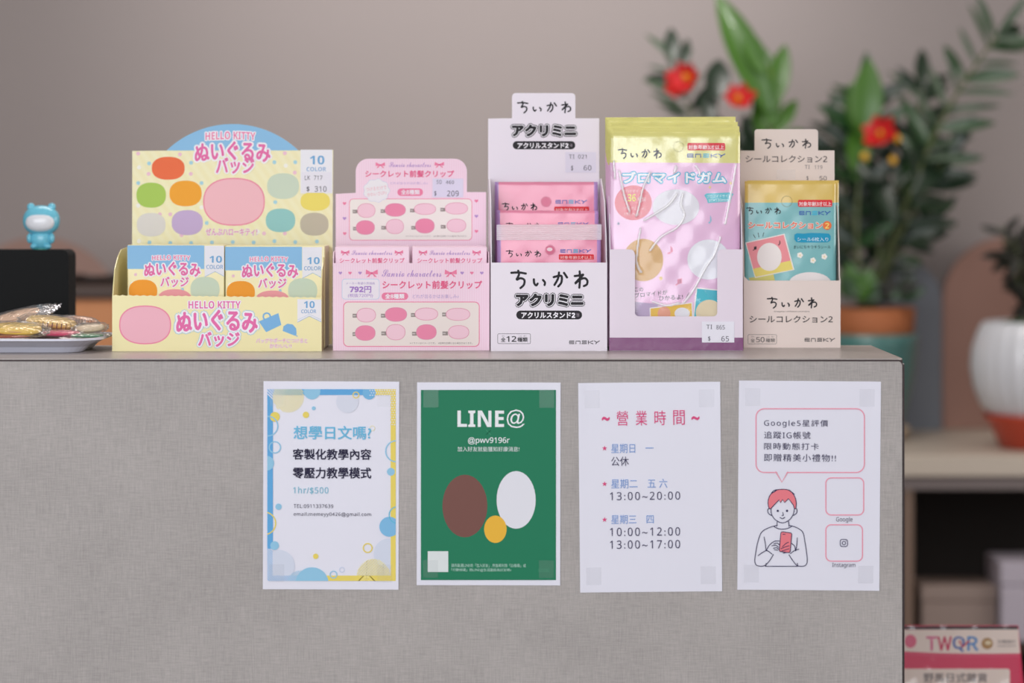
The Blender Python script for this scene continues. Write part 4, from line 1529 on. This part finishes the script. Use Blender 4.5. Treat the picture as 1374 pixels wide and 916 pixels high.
def snack(label, px, py, d, rx, rz, tilt, roll, col, edge, stripe=None, wx=1.35, foil=False):
    p = P(px, py, d)
    r = thing('wrapped_snack', label, 'snack', p, (math.radians(tilt), math.radians(roll), random.uniform(-.2, .2)), gS)
    s = d / F
    rz *= 1.3
    b = MB(); b.ball((0, 0, 0), (rx * s, rx * s * .7, rz * s), 28, 12, e=.85)
    bo = b.build('cracker', M('snack_%d_%d_%d' % col, col, .5, var=.12, vscale=150), r, True)
    b = MB()
    b.lathe([(rx * s * .9, -.3 * rz * s), (rx * s * 1.01, 0), (rx * s * .9, .3 * rz * s)], 28, cap=False)
    b.v = [(v[0], v[1] * .71, v[2]) for v in b.v]
    b.build('baked_rim', M('snack_edge_%d_%d_%d' % edge, edge, .6), r, True)
    if stripe:
        b = MB()
        for k in range(-4, 5):
            x = k * rx * s * .18
            q = rx * s * .55
            b.box(x, x + .0009, -rx * s * .72 * math.sqrt(max(.05, 1 - (k * .18) ** 2)), -rx * s * .6 * math.sqrt(max(.05, 1 - (k * .18) ** 2)), -rz * s * .5, rz * s * .45)
        b.build('printed_marks', M('brown_print', (110, 50, 30), .6), r)
    nx, ny = 34, 20
    vs, fs = [], []
    W_, D_ = rx * s * wx, rx * s * .95
    k0 = random.uniform(0, 9)
    for sd in (1, -1):
        for j in range(ny + 1):
            for i in range(nx + 1):
                u, v = i / nx * 2 - 1, j / ny * 2 - 1
                e = max(0, 1 - abs(u / .92) ** 3.2) * max(0, 1 - abs(v) ** 3)
                z = sd * (rz * s * 1.12 * e ** .55 + .0002) + .0011 * math.sin(17 * u + k0) * math.sin(11 * v + k0 * 2) * (abs(u) ** 2)
                z += .0035 * max(0, abs(u) - .75) * math.sin(k0 + 9 * v)
                vs.append((u * W_ * (1 + .03 * math.sin(20 * v)), v * D_, z))
    NV = (nx + 1) * (ny + 1)
    for sd in (0, 1):
        for j in range(ny):
            for i in range(nx):
                q = sd * NV + j * (nx + 1) + i
                fs.append((q, q + 1, q + nx + 2, q + nx + 1))
    mk('wrapper', vs, fs, M('silver_foil_wrapper', (210, 208, 214), .22, metal=.7, bump=.8, bscale=120) if foil else FILM, r, smooth=True)
    return r


YL, OR, PKK, TN = (236, 196, 70), (214, 128, 74), (214, 62, 104), (222, 178, 140)
snack('wrapped yellow snack lying lowest at the left in the tray', 22, 441, 2.31, 34, 5.5, 8, 2, YL, (196, 120, 60))
snack('wrapped snack with yellow top and brown print in the middle of the pile', 69, 432, 2.34, 34, 5.8, 8, 6, (230, 190, 96), OR, True)
snack('wrapped pale snack on top at the left under silvery film', 22, 425, 2.36, 34, 6, 8, -13, (228, 190, 160), (200, 150, 110), None, 1.5)
snack('silvery foil corner of a wrapped snack at the top of the pile', 48, 419, 2.365, 24, 3, 12, -9, (200, 190, 186), (180, 170, 166), None, 1.25, True)
snack('bright pink wrapped snack at the bottom middle of the pile', 82, 447, 2.32, 26, 3.4, 0, 0, PKK, (190, 44, 84))
snack('wrapped orange snack with dark print at the right of the pile', 106, 431, 2.37, 22, 5, -6, 6, (216, 160, 128), (90, 60, 60), True, 1.3)
snack('wrapped pale cream snack at the right edge of the tray', 121, 440, 2.33, 20, 4.4, 7, -4, (222, 200, 170), (196, 160, 120), None, 1.25)
snack('wrapped green-edged snack low at the right end of the tray', 117, 450, 2.315, 22, 2.2, 0, 0, (92, 148, 110), (70, 120, 90))
snack('wrapped reddish snack low at the left end of the tray', 12, 450.5, 2.31, 30, 2, 0, 0, (196, 88, 62), (170, 70, 50))
snack('wrapped tan snack hidden low at the back of the pile', 55, 447, 2.37, 30, 3.5, 0, 0, TN, (190, 140, 100))

# ------------------------------------------------------------ background: sideboard with plants
SD = 4.0
sz = CAMZ - (611 - VY) * SD / F
sy = CAMY + SD
sb = thing('sideboard', 'pale sideboard with open dark compartment, carrying the potted plants', 'sideboard', (1.2, sy + .14, 0))
X0, X1 = -.55 - .0, 2.2
sx0, sx1 = .0 - 1.2 - .05, 1.3
TOPM = M('pale_laminate_top', (196, 184, 170), .45)
SIDEM = M('grey_mauve_frame', (134, 122, 120), .55)
b = MB(); b.bbox(sx0, sx1, -.15, .35, sz - .030, sz, .002); b.build('top_board', TOPM, sb)
b = MB(); b.box(sx0 + .01, sx1 - .01, -.135, -.115, sz - .05, sz - .0305); b.build('rail', SIDEM, sb)
xd = P(1219, 700, SD).x - 1.2
for k, xx in enumerate((sx0 + .01, xd - .008, .25, sx1 - .03)):
    b = MB(); b.box(xx, xx + .016, -.135, .34, .0, sz - .0505)
    b.build('upright_panel', M('brown_grey_upright', (126, 104, 90), .6), sb)
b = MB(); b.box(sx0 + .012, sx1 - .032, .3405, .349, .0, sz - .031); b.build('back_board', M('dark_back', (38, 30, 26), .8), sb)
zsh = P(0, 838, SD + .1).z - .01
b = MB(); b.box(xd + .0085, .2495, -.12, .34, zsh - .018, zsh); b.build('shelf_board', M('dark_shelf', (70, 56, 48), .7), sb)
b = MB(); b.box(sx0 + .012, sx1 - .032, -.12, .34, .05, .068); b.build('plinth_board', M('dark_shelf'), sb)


def at(o, x, y, z):
    o.location = (x, y, z)


def stored(label, px0, px1, pyt, d, dep, col, lid):
    p0, p1 = P(px0, pyt, d), P(px1, pyt, d)
    r = thing('storage_box', label, 'box', ((p0.x + p1.x) / 2, p0.y, zsh + .0005), group='boxes stored in the sideboard')
    hw = (p1.x - p0.x) / 2
    H = p0.z - zsh
    b = MB(); b.bbox(-hw, hw, 0, dep, 0, H * .72, .002); b.build('carton', col, r)
    b = MB(); b.bbox(-hw - .001, hw + .001, -.001, dep + .001, H * .72, H, .002); b.build('lid', lid, r)


stored('wide brown-grey box in the sideboard behind the pink sign', 1236, 1337, 787, 4.02, .1, M('taupe_box', (150, 132, 124), .6), M('taupe_box'))
stored('pale lilac-grey box at the right inside the sideboard', 1343, 1400, 755, 4.0, .12, M('lilac_box', (186, 178, 190), .6), M('lilac_box'))


def pot_at(name, label, px, pyb, R1, R0, H, mat, cat='pot', ribs=0, d=None):
    d = d or (CAMZ - sz) * F / (pyb - VY)
    p = P(px, pyb, d); p.z = sz
    return p, d


# arched boards leaning on the wall
def arch(name, label, px0, px1, pyt, d, zb, mat, th=.012):
    p0, p1 = P(px0, pyt, d), P(px1, pyt, d)
    r = (p1.x - p0.x) / 2
    H = p0.z - zb
    pts = [(-r, 0), (r, 0)] + [(r * math.cos(math.pi * k / 24), H - r + r * math.sin(math.pi * k / 24)) for k in range(25)]
    b = MB(); b.prism(pts, -th / 2, th / 2, 'y')
    o = b.build(name, mat)
    o.location = ((p0.x + p1.x) / 2, p0.y, zb)
    return tag(o, label, 'panel', 'arched boards along the back wall')


PKA = M('dusty_pink_board', (150, 114, 102), .8)
arch('arched_board', 'dusty pink arched board standing behind the white ribbed pot', 1264, 1440, 318, 4.47, sz + .0005, PKA)
arch('arched_board', 'slate grey arched board standing behind the teal pot', 1150, 1263, 348, 4.44, sz + .0005, M('slate_board', (104, 108, 116), .7))
# left cabinet
cz = P(0, 381, 4.08).z
lc = thing('cabinet', 'orange-brown wooden cabinet seen between the black screen and the yellow box', 'cabinet', (-.72, CAMY + 4.08 + .12, 0))
WOOD = M('orange_brown_wood', (206, 138, 88), .5, var=.12, vscale=9)
b = MB(); b.bbox(-.25, .25, -.12, .12, .0, cz - .022, .002); b.build('body', WOOD, lc)
b = MB(); b.bbox(-.26, .26, -.13, .13, cz - .0215, cz, .003); b.build('top_board', M('dark_brown_top', (74, 56, 48), .5), lc)
for k in (-1, 1):
    b = MB(); b.bbox(-.122 + k * .124, .122 + k * .124, -.128, -.1205, .05, cz - .03, .002); dr = b.build('door', WOOD, lc)
    b = MB(); b.bbox(k * -.0 + k * .02 - .004, k * .02 + .004, -.142, -.128, cz - .2, cz - .1, .002); b.build('handle', M('dark_handle', (60, 50, 45), .4), dr)
arch('arched_board', 'dusty pink arched board standing on the wooden cabinet at the left', -62, 166, 318, 4.2, cz + .0005, M('faded_pink_board', (152, 122, 112), .8))
pb = P(127, 381, 4.15)
b = MB(); b.lathe([(.0, 0), (.03, 0), (.045, .004), (.052, .012), (.05, .012), (.04, .006), (0, .004)], 28, cap=False)
o = b.build('shallow_dish', M('dark_dish', (58, 48, 44), .4), smooth=True)
at(o, pb.x, pb.y, cz + .0003)
tag(o, 'small dark shallow dish on top of the wooden cabinet', 'dish')


# ---- plants
def leaf_mesh(name, L, W, curl, fold, mat, n=8):
    vs, fs = [], []
    for k in range(n + 1):
        u = k / n
        wd = W * (math.sin(math.pi * min(1, u * .93 + .05)) ** .8)
        z = -curl * L * u * u
        vs += [(-wd / 2, L * u, z + fold * wd), (0, L * u, z), (wd / 2, L * u, z + fold * wd)]
    for k in range(n):
        a = k * 3
        fs += [(a, a + 1, a + 4, a + 3), (a + 1, a + 2, a + 5, a + 4)]
    me = bpy.data.meshes.new(name)
    me.from_pydata(vs, [], fs)
    me.materials.append(mat)
    for p in me.polygons:
        p.use_smooth = True
    return me


GD = M('dark_green_leaf', (24, 46, 27), .38, coat=.2, var=.2, vscale=30)
GM = M('mid_green_leaf', (36, 72, 33), .4, coat=.2, var=.2, vscale=30)
GB = M('bright_green_leaf', (64, 108, 28), .42, coat=.2, var=.15, vscale=20)
GG = M('grey_green_leaf', (66, 86, 62), .45, var=.1)
STM = M('green_brown_stem', (92, 102, 62), .5)
GK = M('dark_brown_green_leaf', (40, 40, 32), .6)
for g in (GD, GM, GB, GG):
    bs = g.node_tree.nodes['Principled BSDF']
    bs.inputs['Subsurface Weight'].default_value = 0
LEAF = {k: leaf_mesh('leaf', 1, wd, .18, .18, m) for k, wd, m in (('d', .32, GD), ('m', .30, GM), ('b', .34, GB), ('g', .16, GG), ('k', .2, GK), ('w', .42, GD), ('x', .42, GB))}


def leaf(kind, parent, base, tip, wscale=1.0, roll=0.0, name='leaf'):
    """leaf from base to tip (world points), parented with a world-space offset removed"""
    o = bpy.data.objects.new(name, LEAF[kind])
    COL.objects.link(o)
    o.parent = parent
    d = tip - base
    L = d.length
    y = d.normalized()
    # the leaf blade mostly faces the viewer
    n_ = Vector((math.sin(roll), -math.cos(roll), .25))
    x = y.cross(n_).normalized()
    z = x.cross(y)
    Q = Matrix(((x.x * L * wscale, y.x * L, z.x * L, 0), (x.y * L * wscale, y.y * L, z.y * L, 0), (x.z * L * wscale, y.z * L, z.z * L, 0), (0, 0, 0, 1)))
    o.matrix_basis = Matrix.Translation(base - root_of(parent)) @ Q
    return o


def root_of(p):
    v = Vector((0, 0, 0))
    while p is not None:
        v = v + Vector(p.location)
        p = p.parent
    return v


def stem(plant, ctrl, d0, d1, rad, mat=STM):
    """stem through photo px points, distance running from d0 to d1"""
    m_ = len(ctrl) - 1
    pts = []
    for k, q in enumerate(spline([(c[0], c[1], k_) for k_, c in enumerate(ctrl)], 8)):
        u = q[2] / m_
        pts.append(P(q[0], q[1], d0 + (d1 - d0) * u))
    b = MB()
    rl = root_of(plant)
    n_ = len(pts)
    b.tube([p - rl for p in pts], [rad * (1 - .6 * k / (n_ - 1)) for k in range(n_)], 8)
    o = b.build('stem', mat, plant, True)
    return o, pts


def frond(plant, ctrl, d0, d1, kinds, L, start=.35, n=8, rad=.004, spread=.9):
    o, pts = stem(plant, ctrl, d0, d1, rad)
    N = len(pts)
    for k in range(n):
        u = start + (1 - start) * (k / (n - 1))
        i = min(N - 2, int(u * (N - 1)))
        base = pts[i]
        tg = (pts[i + 1] - pts[i]).normalized()
        for s_ in (-1, 1):
            side = Vector((-tg.z, 0, tg.x)) * s_
            dd = (tg * random.uniform(.5, .8) + side * spread * random.uniform(.7, 1.1) + Vector((0, random.uniform(-.6, .6), 0))).normalized()
            leaf(random.choice(kinds), o, base, base + dd * L * random.uniform(.8, 1.1) * (1 - .3 * abs(u - .6)), random.uniform(.8, 1.1), random.uniform(-.6, .6))
    leaf(kinds[0], o, pts[-1], pts[-1] + (pts[-1] - pts[-3]).normalized() * L, 1)
    return o


def flower(plant, px, py, d, r_, tilt):
    p = P(px, py, d)
    rl = root_of(plant)
    fl = bpy.data.objects.new('flower', None)
    fl.empty_display_size = .01
    COL.objects.link(fl)
    fl.parent = plant
    fl.location = p - rl
    fl.rotation_euler = (math.radians(70 + tilt), random.uniform(-.4, .4), random.uniform(-.5, .5))
    RED = M('red_petal', (204, 34, 38), .5)
    for k in range(6):
        a = k * math.pi / 3 + .2
        me = LEAF.setdefault('petal', leaf_mesh('petal', 1, .62, -.25, .12, RED))
        o = bpy.data.objects.new('petal', me)
        COL.objects.link(o)
        o.parent = fl
        o.rotation_euler = (.45, 0, a)
        q = r_ * random.uniform(.85, 1.15)
        o.scale = (q, q, q)
    b = MB(); b.ball((0, 0, r_ * .18), (r_ * .16, r_ * .16, r_ * .34), 12, 8)
    b.build('flower_centre', M('yellow_stamens', (226, 170, 40), .6), fl, True)


# plant in the teal pot
dT = (CAMZ - sz) * F / (588 - VY)
pT = P(1168, 588, dT); pT.z = sz
pl = thing('potted_plant', 'tall dark green arching plant with a red flower in the teal pot', 'plant', pT)
sT = dT / F
TEAL = M('teal_glazed_ceramic', (84, 132, 128), .3, coat=.4, var=.06, vscale=12)
b = MB(); b.lathe([(.040, 0), (.05, .002), (.056, .008), (.052, .012), (.03, .012)], 40, cap=True); b.v = [(v[0] * 1.1, v[1] * 1.1, v[2] * 1.8) for v in b.v]
b.build('saucer', M('cream_saucer', (206, 186, 160), .5), pl, True)
b = MB(); b.lathe([(.038, .022), (.048, .026), (.060, .06), (.070, .11), (.0735, .15), (.074, .1635), (.068, .1635), (.066, .15), (.0, .15)], 48, cap=False)
b.v = [(v[0] * 1.0, v[1] * 1.0, v[2]) for v in b.v]
b.build('pot', TEAL, pl, True)
b = MB(); b.lathe([(.064, .151), (.067, .17), (.0695, .2035), (.063, .2035), (.060, .194), (.0, .192)], 40, cap=False)
b.build('inner_pot', M('terracotta_liner', (176, 104, 62), .7, var=.1), pl, True)
b = MB(); b.ball((0, 0, .195), (.059, .059, .010), 24, 8); b.build('soil', M('dark_soil', (52, 38, 28), .95, bump=.5, bscale=120), pl, True)
frond(pl, [(1172, 412), (1195, 330), (1230, 235), (1262, 165), (1300, 100), (1338, 48)], dT, dT - .12, 'gmg', .080, .45, 9, .0045, 1.0)
leaf('w', pl, P(1338, 48, dT - .12), P(1374, 34, dT - .1), 1.1)
frond(pl, [(1166, 412), (1185, 320), (1210, 240), (1232, 160), (1236, 120)], dT - .02, dT + .04, 'dgd', .075, .4, 6)
frond(pl, [(1160, 412), (1150, 330), (1152, 250), (1160, 180), (1162, 140)], dT - .04, dT - .02, 'mdd', .085, .25, 7)
frond(pl, [(1172, 412), (1205, 320), (1240, 260), (1268, 215)], dT, dT - .04, 'ddm', .08, .3, 6)
frond(pl, [(1172, 412), (1190, 360), (1225, 320), (1250, 295)], dT + .03, dT + .02, 'ddm', .055, .35, 6)
frond(pl, [(1155, 412), (1135, 330), (1132, 260), (1142, 190)], dT + .02, dT + .05, 'ddw', .08, .3, 6)
frond(pl, [(1160, 412), (1168, 340), (1192, 270), (1215, 200)], dT + .03, dT + .06, 'dwd', .08, .2, 7)
frond(pl, [(1158, 412), (1142, 300), (1124, 230), (1120, 185)], dT + .02, dT + .05, 'ddd', .07, .2, 7)
leaf('x', pl, P(1158, 185, dT - .05), P(1168, 80, dT - .06), 1.0)
leaf('x', pl, P(1162, 190, dT - .05), P(1143, 108, dT - .03), 1.0)
leaf('b', pl, P(1150, 240, dT - .05), P(1155, 150, dT - .03), 1.1)
for (bx, by, tx, ty_) in ((1232, 212, 1306, 202), (1225, 275, 1282, 266), (1225, 262, 1290, 190), (1215, 330, 1262, 318), (1200, 250, 1262, 150), (1170, 240, 1110, 190), (1240, 160, 1280, 138), (1200, 300, 1165, 200), (1180, 320, 1225, 250)):
    leaf('d', pl, P(bx, by, dT - .06), P(tx, ty_, dT - .02), .85)
flower(pl, 1182, 182, dT - .07, .034, 0)
for q in ((1204, 186), (1198, 215), (1160, 210)):
    b = MB(); p = P(q[0], q[1], dT - .09) - pT; b.ball(p, (.006, .005, .007), 10, 6); b.build('bud', M('yellow_stamens'), pl, True)
for k in range(34):     # bright low leaves over the rim
    a = random.uniform(0, 6.28)
    bx, by = 1150 + random.uniform(-12, 14), 396 + random.uniform(-8, 8)
    base = P(bx, by, dT - .055 + random.uniform(-.02, .02))
    leaf('b' if k % 3 else 'm', pl, base, base + Vector((math.cos(a) * .022, random.uniform(-.012, .008), abs(math.sin(a)) * .036 + .006)), 1.5)
for k in range(26):     # dark low leaves at right of the rim
    a = random.uniform(0.1, 3.0)
    base = P(1205 + random.uniform(-12, 14), 400 + random.uniform(-6, 4), dT - .05 + random.uniform(-.02, .02))
    leaf('k' if k % 3 else 'm', pl, base, base + Vector((math.cos(a) * .03, random.uniform(-.012, .008), abs(math.sin(a)) * .032)), 1.6)

# left plant group behind the packets
dL = 4.13
pL = P(1000, 590, dL); pL.z = sz
p2 = thing('potted_plant', 'tall plant with bright green leaves and two red flowers behind the yellow-topped packets', 'plant', pL)
b = MB(); b.lathe([(.05, 0), (.055, .004), (.07, .10), (.076, .18), (.07, .18), (.066, .165), (.0, .165)], 40, cap=False)
b.build('pot', M('grey_green_pot', (120, 130, 120), .5), p2, True)
b = MB(); b.ball((0, 0, .165), (.064, .064, .010), 24, 8); b.build('soil', M('dark_soil'), p2, True)
frond(p2, [(985, 400), (960, 300), (935, 190), (925, 145), (905, 95)], dL, dL + .04, 'gdg', .055, .55, 6)
for (kd, bx, by, tx, ty_, w_) in (('d', 902, 85, 901, 34, 1.2), ('d', 912, 100, 924, 48, .9), ('g', 905, 80, 866, 42, 1), ('g', 900, 118, 860, 104, 1.3), ('g', 912, 140, 870, 122, 1), ('g', 922, 155, 880, 135, 1),
                                  ('w', 960, 135, 966, 76, 1.35), ('w', 955, 165, 945, 118, 1.2), ('d', 985, 200, 955, 150, 1.2), ('w', 1010, 200, 1000, 150, 1), ('w', 1020, 220, 985, 170, 1.1)):
    leaf(kd, p2, P(bx, by, dL - .02), P(tx, ty_, dL), w_)
so, pts = stem(p2, [(1005, 400), (1030, 300), (1040, 200), (1036, 130), (1028, 90)], dL, dL - .04, .014, M('pale_green_stalk', (122, 146, 62), .5))
for (bx, by, tx, ty_, w_) in ((1032, 150, 966, -12, .62), (1024, 100, 1000, 35, .9), (1034, 150, 1055, 56, .75), (1036, 170, 1028, 60, .7), (1040, 180, 1070, 130, .8), (1025, 180, 1014, 118, .7), (1044, 190, 1080, 172, .8), (1026, 190, 1012, 140, .9)):
    leaf('x', so, P(bx, by, dL - .05), P(tx, ty_, dL - .03), w_)
flower(p2, 924, 106, dL - .05, .034, 5)
flower(p2, 990, 136, dL - .05, .032, -12)
flower(p2, 905, 118, dL - .02, .022, 10)

# white ribbed pot at the far right
dW = (CAMZ - sz) * F / (601 - VY)
pW = P(1392, 601, dW); pW.z = sz
p3 = thing('potted_plant', 'bushy dark-leaved plant in a white ribbed pot at the right edge', 'plant', pW)
k_ = dW / F
b = MB(); b.lathe([(.048, .0), (.056, .002), (.068, .030), (.078, .046), (.080, .052), (.074, .052), (.06, .034), (.0, .03)], 44, cap=False)
b.build('saucer', M('red_orange_saucer', (186, 62, 34), .4, coat=.3), p3, True)
b = MB(); b.lathe([(.050, .032), (.062, .042), (.083, .064), (.094, .092), (.0985, .122), (.096, .150), (.088, .174), (.080, .188), (.074, .190), (.072, .180), (.0, .176)], 96, cap=False, ribs=24, ribd=.016)
b.build('pot', M('white_glazed_ceramic', (226, 228, 234), .3, coat=.4), p3, True)
b = MB(); b.ball((0, 0, .178), (.07, .07, .016), 24, 8); b.build('soil', M('green_moss', (70, 96, 58), .95, bump=.5, bscale=120), p3, True)
for k in range(9):
    a = k * .7
    o, pts = stem(p3, [(1392 + 6 * math.cos(a), 430), (1385 + 22 * math.cos(a), 370), (1380 + 40 * math.cos(a), 320 + 20 * math.sin(a * 3))], dW, dW + .05 * math.sin(a), .003)
    for j in range(22):
        i = int(random.uniform(.1, .98) * (len(pts) - 1))
        v = Vector((random.uniform(-1, 1), random.uniform(-1, 1), random.uniform(-.6, .9))).normalized()
        leaf('k', o, pts[i], pts[i] + v * random.uniform(.025, .045), 1.6, random.uniform(-1, 1))

# ------------------------------------------------------------ pink payment sign on a side table
dS = 2.66
q0, q1 = P(1196, 839, dS), P(1366.5, 839, dS)
tbz = .60
st = thing('side_table', 'small side table just below the picture carrying the pink sign', 'table', ((q0.x + q1.x) / 2 + .02, q0.y + .06, 0))
b = MB(); b.bbox(-.11, .11, -.10, .14, tbz - .02, tbz, .002); b.build('table_top', TOPM, st)
for sx in (-1, 1):
    for yy in (-.085, .125):
        b = MB(); b.lathe([(.009, 0), (.011, tbz - .0205)], 14, (sx * .095, yy, 0)); b.build('leg', SIDEM, st)
sg = thing('payment_sign', 'glossy pink and white payment sign with colourful lettering at the lower right', 'sign', ((q0.x + q1.x) / 2, q0.y, tbz), (math.radians(-5), 0, 0))
f = Face(sg, 0)
tl, trr = f.raw(1192, 839), f.raw(1366.5, 839)
b = MB(); b.prism([(tl[0], .001), (trr[0] + .012, .001), trr, tl], 0, .004, 'y'); b.build('board', M('crimson_board', (214, 34, 82), .4), sg)
ZO = (1180, 730, 4.923)
f = Face(sg, 0, ZO)
CRM = (236, 218, 208)
top = [(60, 565), (918, 560), (928, 710)] + [(928 - 868 * k / 20, 722 + 10 * math.sin(k / 20 * 3.3 - .2) - (k / 20) * 22) for k in range(21)]
f.poly(top, CRM, 1)
f.rect(60, 540, 915, 562, (60, 50, 52), 1)
f.band([(928 - 868 * k / 20, 738 + 10 * math.sin(k / 20 * 3.3 - .2) - (k / 20) * 22) for k in range(21)], 3, (230, 120, 150), 1.5)
f.disc(205, 640, 40, 44, (226, 110, 138), 2)
for ch, xa, xb, col in (('T', 312, 378, (214, 96, 140)), ('W', 385, 476, (206, 62, 100)), ('Q', 486, 562, (60, 100, 176)), ('R', 582, 652, (84, 140, 200))):
    f.text(ch, xa, 610, xb, 700 if ch != 'Q' else 706, col, .02)
f.stroke([(530, 640), (548, 678), (590, 640)], 12, (206, 50, 70), 5, False)
f.disc(712, 655, 38, None, (176, 134, 84), 2); f.disc(718, 650, 22, 14, (226, 206, 170), 3)
f.text('兆豐銀行', 780, 630, 900, 656, (96, 84, 88), .015); f.text('Mega Bank', 782, 663, 900, 680, (96, 84, 88), .01)
f.poly(rrect(60, 822, 862, 1150, 18), CRM, 1)
f.text('野馬日式雜貨', 292, 850, 712, 912, (120, 108, 108), .012)
f.done('printed_artwork')
sp = MB()
nx, nz = 50, 50
vs, fs = [], []
zlo = .01
for j in range(nz + 1):
    for i in range(nx + 1):
        x = tl[0] + (trr[0] - tl[0]) * i / nx
        z = zlo + (trr[1] - zlo) * j / nz
        vs.append((x, -.0016 - .0007 * math.sin(x * 210 + 2 * math.sin(z * 90)) * math.sin(z * 160), z))
for j in range(nz):
    for i in range(nx):
        q = j * (nx + 1) + i
        fs.append((q, q + 1, q + nx + 2, q + nx + 1))
mk('clear_sleeve', vs, fs, film_mat('clear_sleeve_film', (255, 255, 255), .0, .1), sg, smooth=True)
b = MB(); b.prism([(0.004, .0), (.06, .0), (.006, .15)], -.01, .01, 'x'); b.build('easel_back', M('crimson_board'), sg)
